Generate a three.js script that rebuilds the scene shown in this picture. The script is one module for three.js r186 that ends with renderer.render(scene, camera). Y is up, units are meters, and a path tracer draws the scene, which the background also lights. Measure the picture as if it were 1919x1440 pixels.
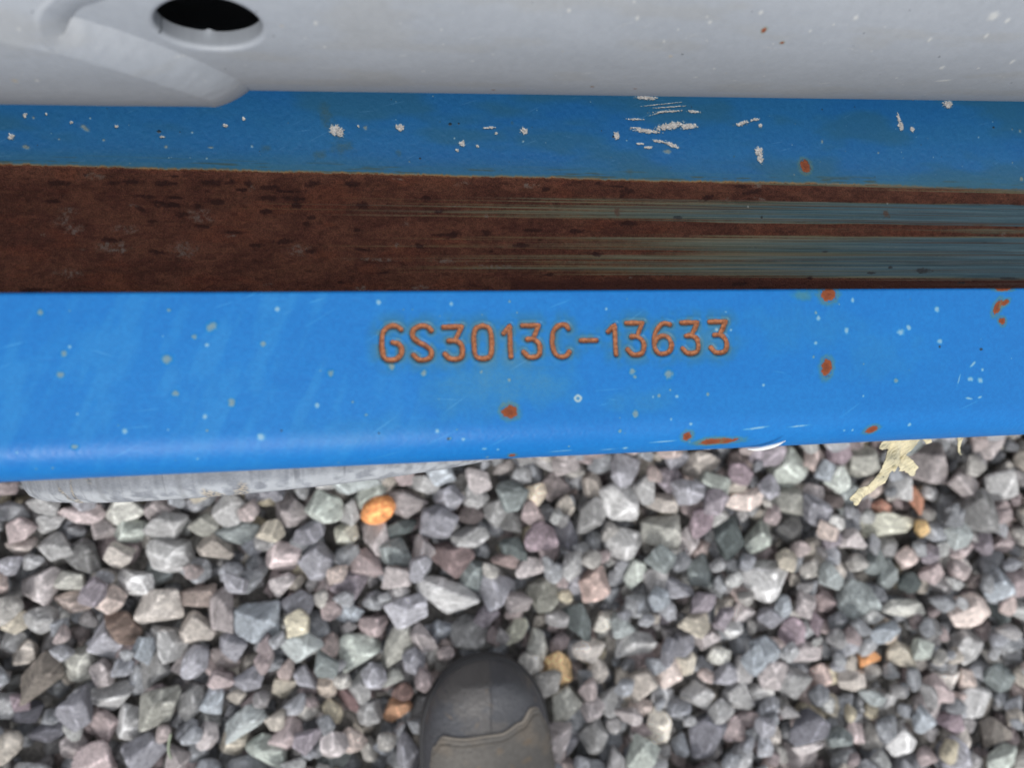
import * as THREE from 'three';
import { mergeGeometries, mergeVertices } from 'three/addons/utils/BufferGeometryUtils.js';

// ------------------------------------------------------------------ camera
const scene = new THREE.Scene();
const camera = new THREE.PerspectiveCamera(54.5, 1024 / 769, 0.02, 300);
camera.position.set(0, 0.65, 0);
camera.up.set(0.02745, 0.02284, -0.99936);
camera.lookAt(0.1826, 0.65 - 0.98303, -0.01745);
camera.focus = 0.325;
camera.userData.fStop = 7.4;
camera.updateMatrixWorld();

// ------------------------------------------------------------------ renderer, overcast sky, soft sun
const renderer = new THREE.WebGLRenderer({ antialias: true });
renderer.setSize(1024, 769);
renderer.toneMapping = THREE.LinearToneMapping;
renderer.toneMappingExposure = 1.42;
renderer.shadowMap.enabled = true;

function hash(i, j, k = 0) {
  let h = Math.imul(i | 0, 374761393) ^ Math.imul(j | 0, 668265263) ^ Math.imul(k | 0, 2147483647 ^ 0x5bd1e995);
  h = Math.imul(h ^ (h >>> 13), 1274126177); h ^= h >>> 16;
  return (h >>> 0) / 4294967296;
}
const fade = t => t * t * (3 - 2 * t), mix = (a, b, t) => a + (b - a) * t, clamp = (x, a = 0, b = 1) => Math.min(b, Math.max(a, x));
const smooth = (a, b, x) => fade(clamp((x - a) / (b - a)));
function noise2(x, y, s = 0) {
  const i = Math.floor(x), j = Math.floor(y), u = fade(x - i), v = fade(y - j);
  return mix(mix(hash(i, j, s), hash(i + 1, j, s), u), mix(hash(i, j + 1, s), hash(i + 1, j + 1, s), u), v);
}
function fbm(x, y, o = 4, s = 0) { let a = 0, f = 1, w = 0.5, t = 0; for (let k = 0; k < o; k++) { a += w * noise2(x * f, y * f, s + k * 7); t += w; f *= 2.03; w *= 0.5; } return a / t; }
function rng(seed) { let s = seed >>> 0; return () => { s = (s + 0x6d2b79f5) >>> 0; let t = Math.imul(s ^ (s >>> 15), 1 | s); t = (t + Math.imul(t ^ (t >>> 7), 61 | t)) ^ t; return ((t ^ (t >>> 14)) >>> 0) / 4294967296; }; }

{ // bright overcast: cloud layer, a little brighter overhead
  const W = 512, H = 256, d = new Float32Array(W * H * 4);
  for (let j = 0; j < H; j++) for (let i = 0; i < W; i++) {
    const el = (j + 0.5) / H * Math.PI - Math.PI / 2, az = (i + 0.5) / W * 2 * Math.PI, up = Math.sin(el);
    const cx = Math.cos(az) * Math.cos(el) * 2.2, cz = Math.sin(az) * Math.cos(el) * 2.2;
    const cl = 0.86 + 0.28 * fbm(cx + 11, cz + 7 + up, 4, 3);
    const b = up > 0 ? (0.27 + 0.57 * up) * cl : 0.3;
    const o = (j * W + i) * 4; d[o] = b * 0.985; d[o + 1] = b * 1.0; d[o + 2] = b * 1.03; d[o + 3] = 1;
  }
  const sky = new THREE.DataTexture(d, W, H, THREE.RGBAFormat, THREE.FloatType);
  sky.mapping = THREE.EquirectangularReflectionMapping; sky.magFilter = THREE.LinearFilter; sky.minFilter = THREE.LinearFilter; sky.needsUpdate = true;
  scene.background = sky; scene.environment = sky;
}
const sun = new THREE.DirectionalLight(new THREE.Color(1, 0.975, 0.94), 1.5);
sun.position.set(-0.45, 2.05, 1.95); sun.target.position.set(0.1, 0, 0.1);
sun.castShadow = true; sun.shadow.radius = 20; sun.shadow.mapSize.set(2048, 2048);
Object.assign(sun.shadow.camera, { left: -1.5, right: 1.5, top: 1.5, bottom: -1.5, near: 0.1, far: 8 });
scene.add(sun, sun.target);

// ------------------------------------------------------------------ measured marks (millimetres in the scene)
const LIP_MARKS = [
  [45.3, 5.0, 2.91, 2.45, 20, "r"], [164.8, -7.1, 2.37, 3.56, 10, "r"], [166.6, -34.2, 3.37, 2.77, 0, "r"], [156.6, -34.3, 6.89, 2.56, 0, "y"], [110.3, 16.2, 1.9, 1.62, 0, "r"],
  [123.9, 18.6, 8.06, 1.34, -2, "r"], [120.2, 18.5, 3.83, 1.53, 0, "r"], [184.5, 16.6, 2.7, 1.4, -18, "r"], [239.1, -29.1, 1.66, 3.53, 32, "r"], [242.5, -30.7, 2.29, 1.04, -30, "r"],
  [241.0, -23.6, 1.66, 1.66, 0, "r"], [242.3, -36.3, 4.37, 0.94, 0, "r"], [47.2, 20.5, 1.45, 1.0, 0, "r"], [103.1, -6.3, 1.89, 2.08, 0, "t"], [69.5, 1.2, 1.39, 1.39, 0, "h"],
  [90.1, 7.3, 1.22, 1.59, 10, "t"], [-35.8, 10.3, 1.54, 1.54, 0, "w"], [-44.5, -1.0, 1.28, 1.7, 0, "t"], [-52.6, 3.2, 0.76, 1.01, 0, "w"], [-76.2, 6.8, 0.91, 1.0, 0, "w"],
  [-63.3, -15.3, 1.85, 1.68, 0, "t"], [-49.9, -25.3, 2.04, 1.61, -30, "t"], [-55.2, -22.3, 1.01, 1.01, 0, "t"], [-61.2, -4.4, 1.26, 1.26, 0, "t"], [-94.1, -11.1, 1.23, 1.23, 0, "t"],
  [84.6, 13.1, 0.84, 0.93, 0, "t"], [121.8, -22.0, 0.77, 0.86, 0, "w"], [-99.4, -30.3, 1.14, 1.14, 0, "t"], [-29.8, -30.7, 0.95, 1.03, 0, "w"], [-34.4, -19.5, 1.03, 1.03, 0, "t"],
  [-51.6, -19.5, 0.76, 0.85, 0, "w"], [-93.0, -17.6, 1.07, 1.07, 0, "t"], [-91.4, -19.7, 0.66, 0.82, 0, "w"], [-18.1, 0.7, 0.87, 0.95, 0, "w"], [105.8, 1.6, 0.76, 0.76, 0, "w"],
  [99.2, 1.2, 0.76, 0.76, 0, "t"], [89.6, -7.6, 1.5, 1.31, 0, "t"], [212.3, -28.5, 1.33, 1.33, 0, "w"], [212.9, -16.2, 1.33, 1.33, 0, "w"], [196.3, -19.9, 2.02, 1.51, 0, "w"],
  [199.8, -21.7, 1.21, 1.42, 0, "w"], [176.7, -32.2, 0.9, 1.0, 0, "w"], [173.7, -20.8, 1.19, 1.59, 0, "w"], [160.9, -16.5, 0.89, 0.99, 0, "w"], [162.3, -25.6, 0.99, 1.18, 0, "w"],
  [227.0, -7.1, 0.62, 2.06, 50, "w"], [220.6, -1.3, 0.31, 2.66, 20, "w"], [224.7, 6.0, 2.05, 0.51, 10, "w"], [229.5, 5.7, 1.24, 0.51, -20, "w"], [225.6, -1.4, 1.44, 1.23, 0, "w"],
  [230.0, -0.8, 1.44, 1.44, 0, "w"], [231.2, -4.9, 0.82, 0.82, 0, "w"], [88.1, 19.6, 1.5, 0.66, -5, "w"], [90.5, -5.7, 0.85, 0.85, 0, "t"], [193.5, -1.6, 1.31, 1.11, 0, "t"],
  [46.5, -32.7, 0.55, 0.55, 0, "t"], [81.8, 19.8, 3.73, 0.28, -4, "w"], [64.5, 19.6, 5.52, 0.28, -4, "w"], [36.7, 17.5, 1.08, 0.45, 0, "w"], [101.6, 17.7, 6.61, 0.28, -3, "w"],
  [136.6, 14.1, 5.81, 0.39, -6, "w"], [153.5, 14.0, 4.9, 0.39, -4, "w"], [26.5, -32.0, 0.81, 0.81, 0, "w"], [2.5, -32.7, 1.06, 1.06, 0, "w"], [-13.6, -9.6, 1.22, 1.39, 0, "t"],
  [22.8, 28.0, 0.71, 0.54, 0, "t"], [6.2, -11.2, 1.42, 1.24, 0, "t"], [16.7, -8.8, 1.25, 1.43, 30, "t"], [-90.7, 11.1, 1.15, 0.98, 0, "t"], [20.6, 10.6, 0.89, 1.07, 0, "w"],
  [29.5, 13.8, 0.81, 0.81, 0, "w"], [212.8, -14.2, 0.61, 0.71, 0, "k"], [230.9, -12.8, 0.72, 0.72, 0, "k"], [110.9, 11.6, 0.76, 0.76, 0, "w"], [200.0, 15.3, 1.01, 0.81, 0, "w"],
  [176.5, 16.4, 0.5, 0.6, 0, "w"], [139.3, -1.5, 0.68, 0.68, 0, "w"], [-84.5, 38.0, 0.08, 0.08, 0, "w"]];
const TRACK_MARKS = [
  [-12.5, -114.2, 2.8, 2.24, 20, "g"], [-10.8, -113.2, 1.57, 2.02, 0, "g"], [14.0, -116.3, 1.94, 1.59, 0, "g"], [40.6, -110.3, 1.39, 1.39, 0, "g"], [38.4, -107.4, 0.81, 0.81, 0, "g"],
  [47.3, -109.5, 0.81, 0.81, 0, "g"], [53.0, -117.7, 2.91, 0.47, -5, "g"], [55.7, -115.4, 0.7, 0.7, 0, "g"], [68.2, -116.8, 1.76, 1.53, 0, "g"], [110.6, -116.1, 1.44, 1.8, 0, "g"],
  [125.1, -133.9, 5.09, 0.97, 0, "g"], [136.2, -121.4, 7.31, 1.58, -12, "g"], [124.6, -118.8, 6.78, 0.97, 4, "g"], [145.3, -121.5, 4.41, 1.35, -4, "g"], [131.3, -114.1, 4.13, 0.73, 8, "g"],
  [136.7, -112.8, 3.66, 0.97, 20, "g"], [134.5, -109.6, 2.19, 1.22, 0, "t"], [125.6, -111.2, 1.94, 0.73, 0, "g"], [119.7, -123.9, 4.11, 0.48, 0, "g"], [135.2, -128.0, 6.82, 0.49, -6, "g"],
  [148.2, -128.5, 3.19, 0.74, 3, "g"], [136.6, -130.2, 7.81, 0.24, -6, "g"], [131.3, -127.3, 4.86, 0.24, -18, "g"], [132.7, -131.3, 9.74, 0.18, -8, "g"], [119.5, -120.0, 2.42, 0.36, 0, "g"],
  [121.8, -112.8, 1.93, 0.48, 0, "g"], [171.8, -123.9, 3.73, 0.99, -14, "g"], [178.4, -125.9, 2.24, 0.75, -14, "g"], [181.0, -123.2, 0.87, 1.0, 0, "g"], [179.7, -110.9, 1.99, 1.99, 0, "g"],
  [180.4, -107.6, 1.62, 2.24, -15, "g"], [203.2, -104.7, 2.78, 3.28, -20, "r"], [254.1, -129.5, 0.78, 2.59, -12, "g"], [255.1, -125.9, 1.43, 2.33, -8, "g"], [261.2, -124.3, 1.17, 1.56, 0, "g"],
  [281.7, -137.5, 2.76, 1.84, 0, "g"], [263.0, -139.6, 1.56, 0.65, -20, "g"], [-136.0, -107.4, 1.25, 1.25, 0, "g"], [-130.8, -103.6, 1.77, 0.94, 10, "t"], [-109.5, -111.9, 2.12, 1.06, 35, "t"],
  [-114.3, -113.9, 0.63, 0.63, 0, "g"], [-130.9, -116.0, 0.84, 0.84, 0, "g"], [-123.3, -116.7, 0.52, 0.63, 0, "g"], [-56.6, -114.7, 1.2, 0.87, 0, "g"], [-46.3, -106.4, 0.77, 0.77, 0, "w"],
  [-79.5, -105.2, 0.75, 0.86, 0, "t"], [-80.8, -109.2, 0.97, 0.65, 0, "g"], [-82.0, -111.4, 0.75, 0.65, 0, "k"], [-97.9, -112.8, 0.75, 0.53, 0, "g"], [-102.7, -107.2, 0.64, 0.64, 0, "t"],
  [-62.2, -105.5, 1.31, 0.54, 0, "t"], [-49.4, -117.8, 0.77, 0.77, 0, "g"], [322.1, -101.4, 1.21, 1.47, 0, "t"], [322.4, -125.6, 0.8, 0.94, 0, "t"], [167.2, -108.3, 0.87, 0.74, 0, "o"],
  [212.6, -116.7, 0.76, 1.01, 0, "t"], [-0.3, -115.8, 1.02, 1.02, 0, "t"], [-3.2, -116.4, 0.56, 0.68, 0, "g"], [13.5, -105.7, 1.59, 1.82, 0, "o"], [63.0, -120.2, 0.82, 0.94, 0, "o"],
  [31.4, -119.5, 0.69, 0.58, 0, "o"], [-16.3, -120.2, 3.81, 7.39, 0, "o"], [-40.7, -105.9, 2.87, 2.2, 0, "o"], [-19.3, -103.9, 3.35, 2.68, 0, "o"], [-1.2, -43.3, 0.11, 0.11, 0, "o"],
  [116.3, -100.0, 2.17, 1.69, 0, "o"], [-10.5, -107.5, 6.73, 4.49, 0, "o"], [245.3, -82.5, 2.06, 2.06, 0, "b"], [239.4, -81.1, 2.57, 1.03, 0, "o"], [109.6, -81.8, 1.68, 2.4, 0, "b"],
  [128.8, -94.0, 3.64, 1.21, 0, "b"], [264.4, -55.1, 4.68, 1.43, 0, "k"], [236.0, -54.1, 2.82, 0.64, 0, "k"], [246.4, -56.7, 1.29, 0.77, 0, "k"], [311.9, -51.4, 6.12, 0.66, 2, "k"],
  [285.0, -49.3, 3.41, 0.52, 0, "k"], [180.1, -80.3, 0.75, 0.62, 0, "k"], [211.8, -64.2, 1.52, 0.51, 0, "k"], [310.5, -73.3, 1.73, 1.73, 0, "d"], [246.1, -87.7, 0.64, 0.64, 0, "w"],
  [173.3, -85.0, 0.62, 0.62, 0, "w"], [301.8, -82.5, 1.32, 0.66, 0, "o"], [138.5, -79.5, 2.44, 0.73, 0, "k"], [299.6, -69.2, 2.12, 0.4, 0, "k"], [-99.7, -64.6, 8.49, 3.18, 0, "d"],
  [-73.7, -63.3, 6.47, 4.31, 0, "d"], [-114.1, -71.5, 4.21, 2.53, 0, "d"], [-117.9, -74.6, 5.25, 3.15, 0, "d"], [-28.9, -63.5, 6.64, 2.88, 0, "d"], [-115.9, -78.9, 5.26, 1.68, 0, "d"],
  [-95.6, -71.7, 6.39, 2.13, 0, "d"], [-66.3, -76.3, 6.5, 1.73, 0, "d"], [-116.4, -54.0, 6.3, 2.1, 0, "d"], [1.5, -59.8, 13.52, 0.9, 2, "d"], [33.0, -59.2, 8.03, 1.15, 0, "d"],
  [53.9, -56.9, 13.93, 1.16, 0, "d"], [-99.5, -90.2, 2.76, 1.06, 0, "p"], [-92.2, -90.8, 4.27, 1.07, 0, "p"], [-80.2, -90.4, 5.38, 1.18, 0, "p"], [-61.9, -91.0, 6.09, 1.31, 0, "p"],
  [-54.6, -91.4, 2.62, 1.31, 0, "p"], [-47.8, -90.7, 1.97, 1.75, 0, "p"], [-40.0, -89.5, 4.41, 1.43, -8, "p"], [-50.5, -88.4, 2.41, 0.88, 0, "p"], [-22.2, -91.7, 3.56, 1.67, -10, "p"],
  [-119.6, -89.4, 4.83, 1.47, 0, "p"], [-87.4, -84.9, 3.64, 0.96, 8, "p"], [-83.4, -82.6, 3.65, 0.97, 5, "p"], [-76.8, -81.8, 3.45, 1.08, 8, "p"], [-76.3, -84.7, 2.8, 0.75, 0, "p"],
  [-60.4, -83.4, 5.01, 1.52, 0, "p"], [-67.8, -81.3, 2.38, 1.3, 0, "p"], [-33.5, -85.4, 2.65, 1.11, 0, "p"], [-29.5, -82.2, 2.44, 1.44, 15, "p"], [-41.3, -79.6, 2.86, 1.32, 0, "p"],
  [-74.0, -77.8, 3.02, 1.29, -8, "p"], [-89.5, -79.9, 2.57, 0.96, 30, "p"], [-85.4, -75.0, 2.14, 0.86, 0, "p"], [-121.6, -82.4, 3.56, 1.05, 0, "p"], [-109.3, -93.2, 1.27, 0.63, 0, "p"],
  [-77.1, -93.5, 2.16, 0.65, 0, "p"], [-66.4, -73.1, 3.9, 0.87, 10, "p"], [-54.1, -70.8, 4.8, 0.87, 0, "p"], [-100.6, -67.4, 6.36, 1.06, 5, "p"], [-25.4, -74.7, 2.22, 1.11, 0, "p"],
  [-45.8, -65.6, 3.29, 0.88, 0, "p"], [-23.6, -63.1, 2.89, 1.11, 0, "p"], [-2.3, -82.8, 2.48, 1.8, 0, "p"], [-5.3, -72.2, 1.8, 1.12, 0, "p"], [35.7, -70.8, 3.91, 1.61, -14, "p"],
  [20.7, -65.6, 2.96, 1.14, 0, "p"], [49.7, -71.4, 2.78, 1.39, 0, "p"], [71.1, -73.0, 4.69, 0.94, 0, "p"], [90.5, -72.7, 5.46, 1.19, 0, "p"], [-6.5, -91.8, 3.37, 1.8, 0, "p"],
  [24.7, -86.3, 2.97, 1.14, 0, "p"]];
const TUBE_MARKS = [
  [-97.8, 86.7, 0.8, 0.8, "w"], [-103.9, 86.9, 0.91, 0.91, "t"], [-98.1, 112.2, 0.55, 0.55, "w"], [-117.2, 111.5, 0.67, 0.56, "w"], [-15.5, 69.7, 0.8, 0.8, "w"],
  [59.0, 63.8, 0.81, 0.81, "w"], [78.5, 60.9, 0.55, 0.46, "w"], [81.1, 65.3, 0.74, 0.83, "w"], [92.8, 72.3, 0.48, 0.58, "w"], [97.5, 77.6, 0.79, 0.59, "t"],
  [105.3, 65.8, 0.77, 0.77, "w"], [120.7, 62.4, 0.88, 0.78, "w"], [124.8, 67.5, 0.8, 0.7, "r"], [133.7, 71.5, 0.71, 0.41, "r"], [154.3, 62.9, 0.93, 1.04, "w"],
  [141.1, 67.4, 0.51, 0.61, "w"], [186.7, 68.9, 0.78, 1.01, "w"], [203.9, 61.0, 2.51, 1.6, "w"], [210.3, 62.0, 1.04, 1.04, "w"], [207.0, 67.1, 0.93, 1.04, "w"],
  [227.6, 76.5, 0.99, 1.11, "w"], [217.1, 79.8, 0.61, 0.61, "w"], [209.7, 86.8, 3.41, 0.61, "w"], [202.2, 79.9, 1.18, 1.06, "w"], [189.2, 85.8, 0.59, 0.47, "w"],
  [111.8, 87.8, 1.04, 0.41, "w"], [127.5, 89.4, 0.85, 0.32, "w"], [163.5, 90.0, 3.62, 0.18, "w"], [16.7, 87.2, 0.76, 0.24, "w"], [216.1, 106.2, 1.56, 0.52, "w"],
  [231.6, 106.3, 1.07, 0.67, "w"], [38.1, 78.8, 0.46, 0.28, "w"], [10.0, 80.1, 1.84, 0.14, "w"], [31.1, 73.1, 1.27, 0.14, "w"], [8.9, 69.0, 0.44, 0.27, "w"],
  [66.7, 93.4, 1.21, 0.15, "w"], [71.9, 86.6, 2.56, 0.15, "w"], [77.2, 95.8, 0.61, 0.31, "r"], [42.7, 101.0, 0.71, 0.41, "r"], [93.8, 97.2, 0.63, 0.26, "r"]];
const WELD_PATH = [
  [-60.2, 57.5], [-72.1, 61.5], [-82.0, 64.9], [-87.3, 69.1], [-87.9, 74.2],
  [-80.9, 78.3], [-71.4, 83.0], [-61.6, 89.6], [-55.3, 95.1], [-52.1, 100.5],
  [-53.3, 111.4]];
const TEXT_BOXES = [
  ["G", 2.12, 10.64, -25.8, -12.43], ["S", 11.97, 20.62, -25.67, -12.35], ["3", 22.63, 31.08, -25.68, -12.25], ["0", 32.78, 41.01, -25.55, -12.16], ["1", 43.1, 48.09, -25.51, -12.65],
  ["3", 49.7, 57.78, -25.82, -12.34], ["C", 59.91, 68.1, -25.56, -12.39], ["-", 70.26, 78.0, -26.0, -11.9], ["1", 80.19, 85.75, -25.47, -12.69], ["3", 87.02, 95.39, -26.22, -12.51],
  ["6", 97.03, 105.66, -25.82, -12.59], ["3", 107.56, 115.94, -26.13, -12.51], ["3", 118.26, 126.76, -26.3, -12.58]];
const STONES = [
  [-266, 75, 23, 23, 10, 141, 143, 143], [-238, 84, 32, 18, 20, 168, 162, 157], [-205, 83, 31, 21, 0, 165, 164, 162], [-201, 101, 24, 21, 0, 151, 152, 151], [-172, 101, 33, 29, -30, 140, 141, 140],
  [-179, 83, 21, 25, 30, 125, 120, 119], [-144, 101, 24, 22, 0, 132, 129, 124], [-117, 109, 33, 21, 0, 127, 129, 130], [-72, 94, 25, 27, -30, 137, 133, 132], [-46, 89, 32, 27, 0, 151, 152, 151],
  [-57, 111, 29, 17, -20, 107, 109, 112], [-207, 121, 24, 24, 0, 165, 158, 153], [-170, 125, 37, 25, 10, 150, 150, 149], [-134, 120, 28, 24, 20, 139, 129, 126], [-80, 130, 29, 27, 0, 169, 161, 158],
  [-52, 136, 29, 31, 0, 132, 134, 136], [-257, 110, 25, 20, -20, 139, 138, 137], [-282, 109, 19, 16, 0, 156, 148, 144], [-262, 92, 21, 16, 0, 149, 148, 147], [-281, 95, 21, 19, 0, 157, 150, 146],
  [-236, 119, 30, 22, 30, 96, 97, 97], [1, 95, 29, 21, -28, 190, 132, 86], [-6, 82, 18, 28, 40, 151, 152, 149], [26, 92, 34, 23, 10, 136, 132, 132], [-26, 116, 20, 20, 0, 173, 169, 160],
  [-4, 119, 26, 27, 20, 149, 144, 142], [15, 132, 27, 22, 0, 122, 124, 126], [20, 113, 28, 16, 0, 86, 88, 89], [37, 75, 35, 16, 0, 154, 156, 154], [50, 108, 29, 30, 30, 112, 114, 117],
  [83, 104, 23, 21, 0, 86, 76, 75], [63, 140, 38, 28, 30, 103, 90, 89], [82, 125, 33, 18, -10, 137, 138, 137], [105, 101, 23, 26, 30, 130, 130, 129], [119, 111, 20, 23, 0, 96, 97, 97],
  [141, 87, 21, 19, 30, 196, 188, 173], [163, 82, 29, 27, 0, 99, 98, 95], [198, 84, 19, 24, 0, 144, 139, 132], [222, 100, 34, 41, -15, 153, 155, 152], [195, 113, 25, 33, 20, 121, 122, 121],
  [226, 138, 37, 32, 30, 151, 151, 150], [261, 131, 34, 28, 0, 146, 146, 145], [264, 104, 29, 17, 5, 163, 158, 154], [167, 129, 24, 29, 0, 91, 92, 93], [121, 137, 24, 18, 0, 86, 88, 88],
  [113, 148, 24, 13, 8, 135, 121, 119], [115, 64, 21, 16, -20, 145, 140, 138], [396, 78, 33, 38, 30, 156, 157, 154], [305, 68, 35, 24, -10, 152, 149, 145], [446, 91, 26, 26, 0, 178, 181, 178],
  [343, 105, 38, 19, -6, 180, 169, 165], [387, 108, 37, 25, 5, 139, 138, 134], [477, 75, 34, 31, 0, 138, 136, 134], [511, 100, 29, 24, 20, 151, 151, 150], [536, 117, 16, 27, -10, 193, 142, 121],
  [497, 122, 19, 14, 20, 189, 146, 129], [546, 80, 40, 40, 0, 137, 133, 132], [583, 128, 40, 41, 0, 99, 100, 100], [626, 104, 40, 37, 30, 151, 150, 148], [503, 141, 54, 27, 8, 161, 157, 151],
  [530, 144, 14, 17, 0, 201, 172, 126], [444, 135, 22, 20, 0, 175, 175, 173], [316, 122, 25, 17, -10, 160, 160, 158], [362, 145, 33, 23, -30, 151, 152, 151], [324, 141, 31, 39, 0, 72, 74, 77],
  [584, 169, 33, 21, -5, 171, 160, 157], [632, 165, 24, 24, 0, 167, 156, 152], [461, 152, 22, 23, 20, 163, 161, 157], [395, 137, 30, 24, 20, 81, 82, 83], [441, 111, 23, 15, 10, 85, 78, 77],
  [-270, 140, 26, 29, 20, 157, 153, 152], [-250, 140, 26, 18, -10, 154, 153, 148], [-245, 156, 28, 19, 10, 152, 140, 137], [-268, 168, 23, 20, -10, 139, 138, 136], [-199, 145, 31, 18, 10, 177, 175, 174],
  [-180, 166, 35, 32, -20, 163, 159, 152], [-150, 160, 27, 18, 0, 140, 129, 128], [-150, 187, 27, 32, 10, 147, 144, 138], [-130, 172, 23, 35, 5, 129, 128, 127], [-101, 181, 35, 29, 0, 134, 138, 141],
  [-66, 206, 34, 31, -5, 149, 152, 153], [-221, 189, 25, 35, 10, 137, 139, 142], [-266, 210, 28, 34, 0, 106, 101, 95], [-241, 209, 25, 26, 0, 145, 141, 136], [-185, 218, 23, 32, 10, 112, 114, 115],
  [-120, 202, 23, 24, 0, 124, 128, 131], [-216, 237, 32, 22, -10, 150, 150, 148], [-203, 259, 24, 30, 0, 152, 153, 152], [-181, 244, 27, 35, 25, 128, 125, 122], [-158, 248, 20, 29, 15, 126, 127, 127],
  [-111, 230, 26, 21, 0, 118, 121, 125], [-113, 267, 33, 24, -5, 162, 164, 164], [-82, 280, 29, 27, -10, 157, 150, 146], [-124, 284, 21, 21, 0, 154, 147, 138], [-96, 291, 35, 21, 20, 144, 146, 144],
  [-280, 243, 25, 18, -20, 68, 71, 74], [-267, 258, 29, 20, -15, 85, 86, 87], [-222, 259, 18, 26, -20, 141, 133, 130], [-247, 272, 21, 21, 0, 135, 130, 129], [-46, 246, 17, 19, 0, 177, 164, 153],
  [-80, 241, 24, 19, -20, 153, 147, 139], [-130, 213, 26, 15, 20, 118, 111, 110], [-131, 229, 21, 19, 0, 155, 144, 143], [-207, 177, 31, 21, 40, 94, 84, 80], [-281, 194, 18, 21, 30, 147, 140, 136],
  [60, 176, 54, 28, 12, 166, 167, 166], [23, 185, 37, 26, 8, 152, 155, 158], [15, 154, 28, 25, 30, 147, 143, 142], [82, 160, 22, 26, 20, 102, 105, 108], [135, 155, 26, 16, -15, 163, 162, 159],
  [195, 174, 29, 34, 10, 152, 136, 133], [237, 169, 22, 27, 0, 162, 163, 162], [147, 181, 30, 32, 20, 105, 105, 104], [177, 209, 24, 32, 0, 92, 95, 96], [202, 212, 20, 19, -20, 188, 185, 177],
  [-6, 196, 24, 19, 15, 143, 134, 134], [-18, 216, 35, 29, -10, 156, 157, 156], [15, 215, 23, 40, 35, 138, 136, 133], [36, 209, 17, 24, -20, 136, 132, 131], [54, 205, 18, 16, 0, 120, 124, 130],
  [79, 212, 33, 29, 0, 119, 117, 121], [119, 197, 16, 14, 0, 171, 159, 156], [120, 211, 27, 16, -40, 145, 140, 134], [123, 230, 16, 22, -10, 164, 162, 155], [142, 227, 20, 27, 10, 159, 157, 154],
  [160, 252, 26, 32, 10, 191, 164, 126], [188, 236, 29, 22, -10, 179, 175, 169], [233, 234, 38, 26, -15, 162, 159, 158], [196, 256, 20, 21, 0, 167, 158, 155], [10, 243, 18, 15, 0, 148, 150, 146],
  [13, 272, 25, 21, -10, 154, 117, 96], [18, 257, 18, 16, 0, 108, 90, 86], [-19, 249, 20, 27, -10, 130, 130, 130], [-12, 272, 22, 20, 0, 132, 133, 133], [-26, 294, 25, 20, 10, 165, 154, 150],
  [-30, 259, 15, 25, -20, 107, 92, 89], [163, 281, 30, 33, 10, 135, 135, 134], [253, 314, 26, 32, 15, 197, 191, 181], [234, 269, 31, 31, 0, 143, 139, 134], [236, 293, 22, 19, 0, 163, 153, 150],
  [267, 263, 23, 29, 0, 180, 169, 163], [189, 312, 26, 33, 0, 119, 120, 120], [362, 182, 44, 39, 15, 166, 167, 164], [458, 208, 37, 34, -15, 127, 129, 130], [422, 210, 37, 22, 5, 126, 111, 111],
  [513, 223, 55, 16, 5, 171, 169, 166], [581, 230, 46, 32, -20, 175, 164, 160], [589, 267, 38, 34, -20, 141, 141, 140], [343, 214, 23, 21, -10, 183, 177, 174], [495, 245, 30, 25, -15, 171, 162, 151],
  [474, 269, 20, 20, 0, 187, 137, 97], [401, 257, 37, 23, 15, 148, 145, 142], [387, 283, 35, 29, 0, 126, 126, 123], [424, 283, 20, 26, 0, 168, 155, 151], [455, 290, 28, 21, -10, 160, 153, 151],
  [562, 301, 30, 20, -20, 187, 183, 177], [307, 236, 22, 18, 0, 155, 151, 148], [317, 252, 23, 18, -15, 169, 170, 167], [282, 256, 21, 25, 10, 166, 157, 151], [294, 225, 20, 18, 0, 164, 159, 157],
  [329, 228, 18, 17, 0, 176, 177, 177], [626, 233, 21, 38, 0, 86, 87, 88], [524, 199, 24, 21, 0, 73, 75, 78], [501, 189, 21, 31, 10, 121, 123, 124], [585, 188, 18, 17, 0, 183, 179, 176],
  [444, 182, 18, 22, 0, 162, 152, 147], [334, 293, 28, 33, 30, 129, 130, 130], [292, 288, 29, 25, 10, 142, 143, 143], [356, 290, 25, 17, -10, 170, 169, 167], [296, 323, 32, 34, 0, 97, 98, 100],
  [328, 322, 22, 23, 0, 149, 139, 136], [398, 325, 37, 35, 20, 87, 89, 93], [365, 334, 20, 22, 0, 170, 165, 158], [403, 348, 32, 17, -10, 179, 177, 174], [454, 339, 24, 21, 0, 159, 151, 147],
  [490, 314, 31, 21, 10, 153, 155, 156], [536, 325, 26, 31, 0, 151, 143, 140], [591, 325, 30, 27, 0, 161, 162, 161], [571, 360, 28, 24, 10, 165, 161, 156], [500, 352, 36, 31, 0, 178, 178, 177],
  [614, 359, 27, 32, 0, 131, 123, 118], [617, 301, 24, 27, 0, 103, 105, 108], [527, 279, 31, 16, 20, 175, 169, 163], [546, 247, 21, 26, -10, 121, 122, 120]];
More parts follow.
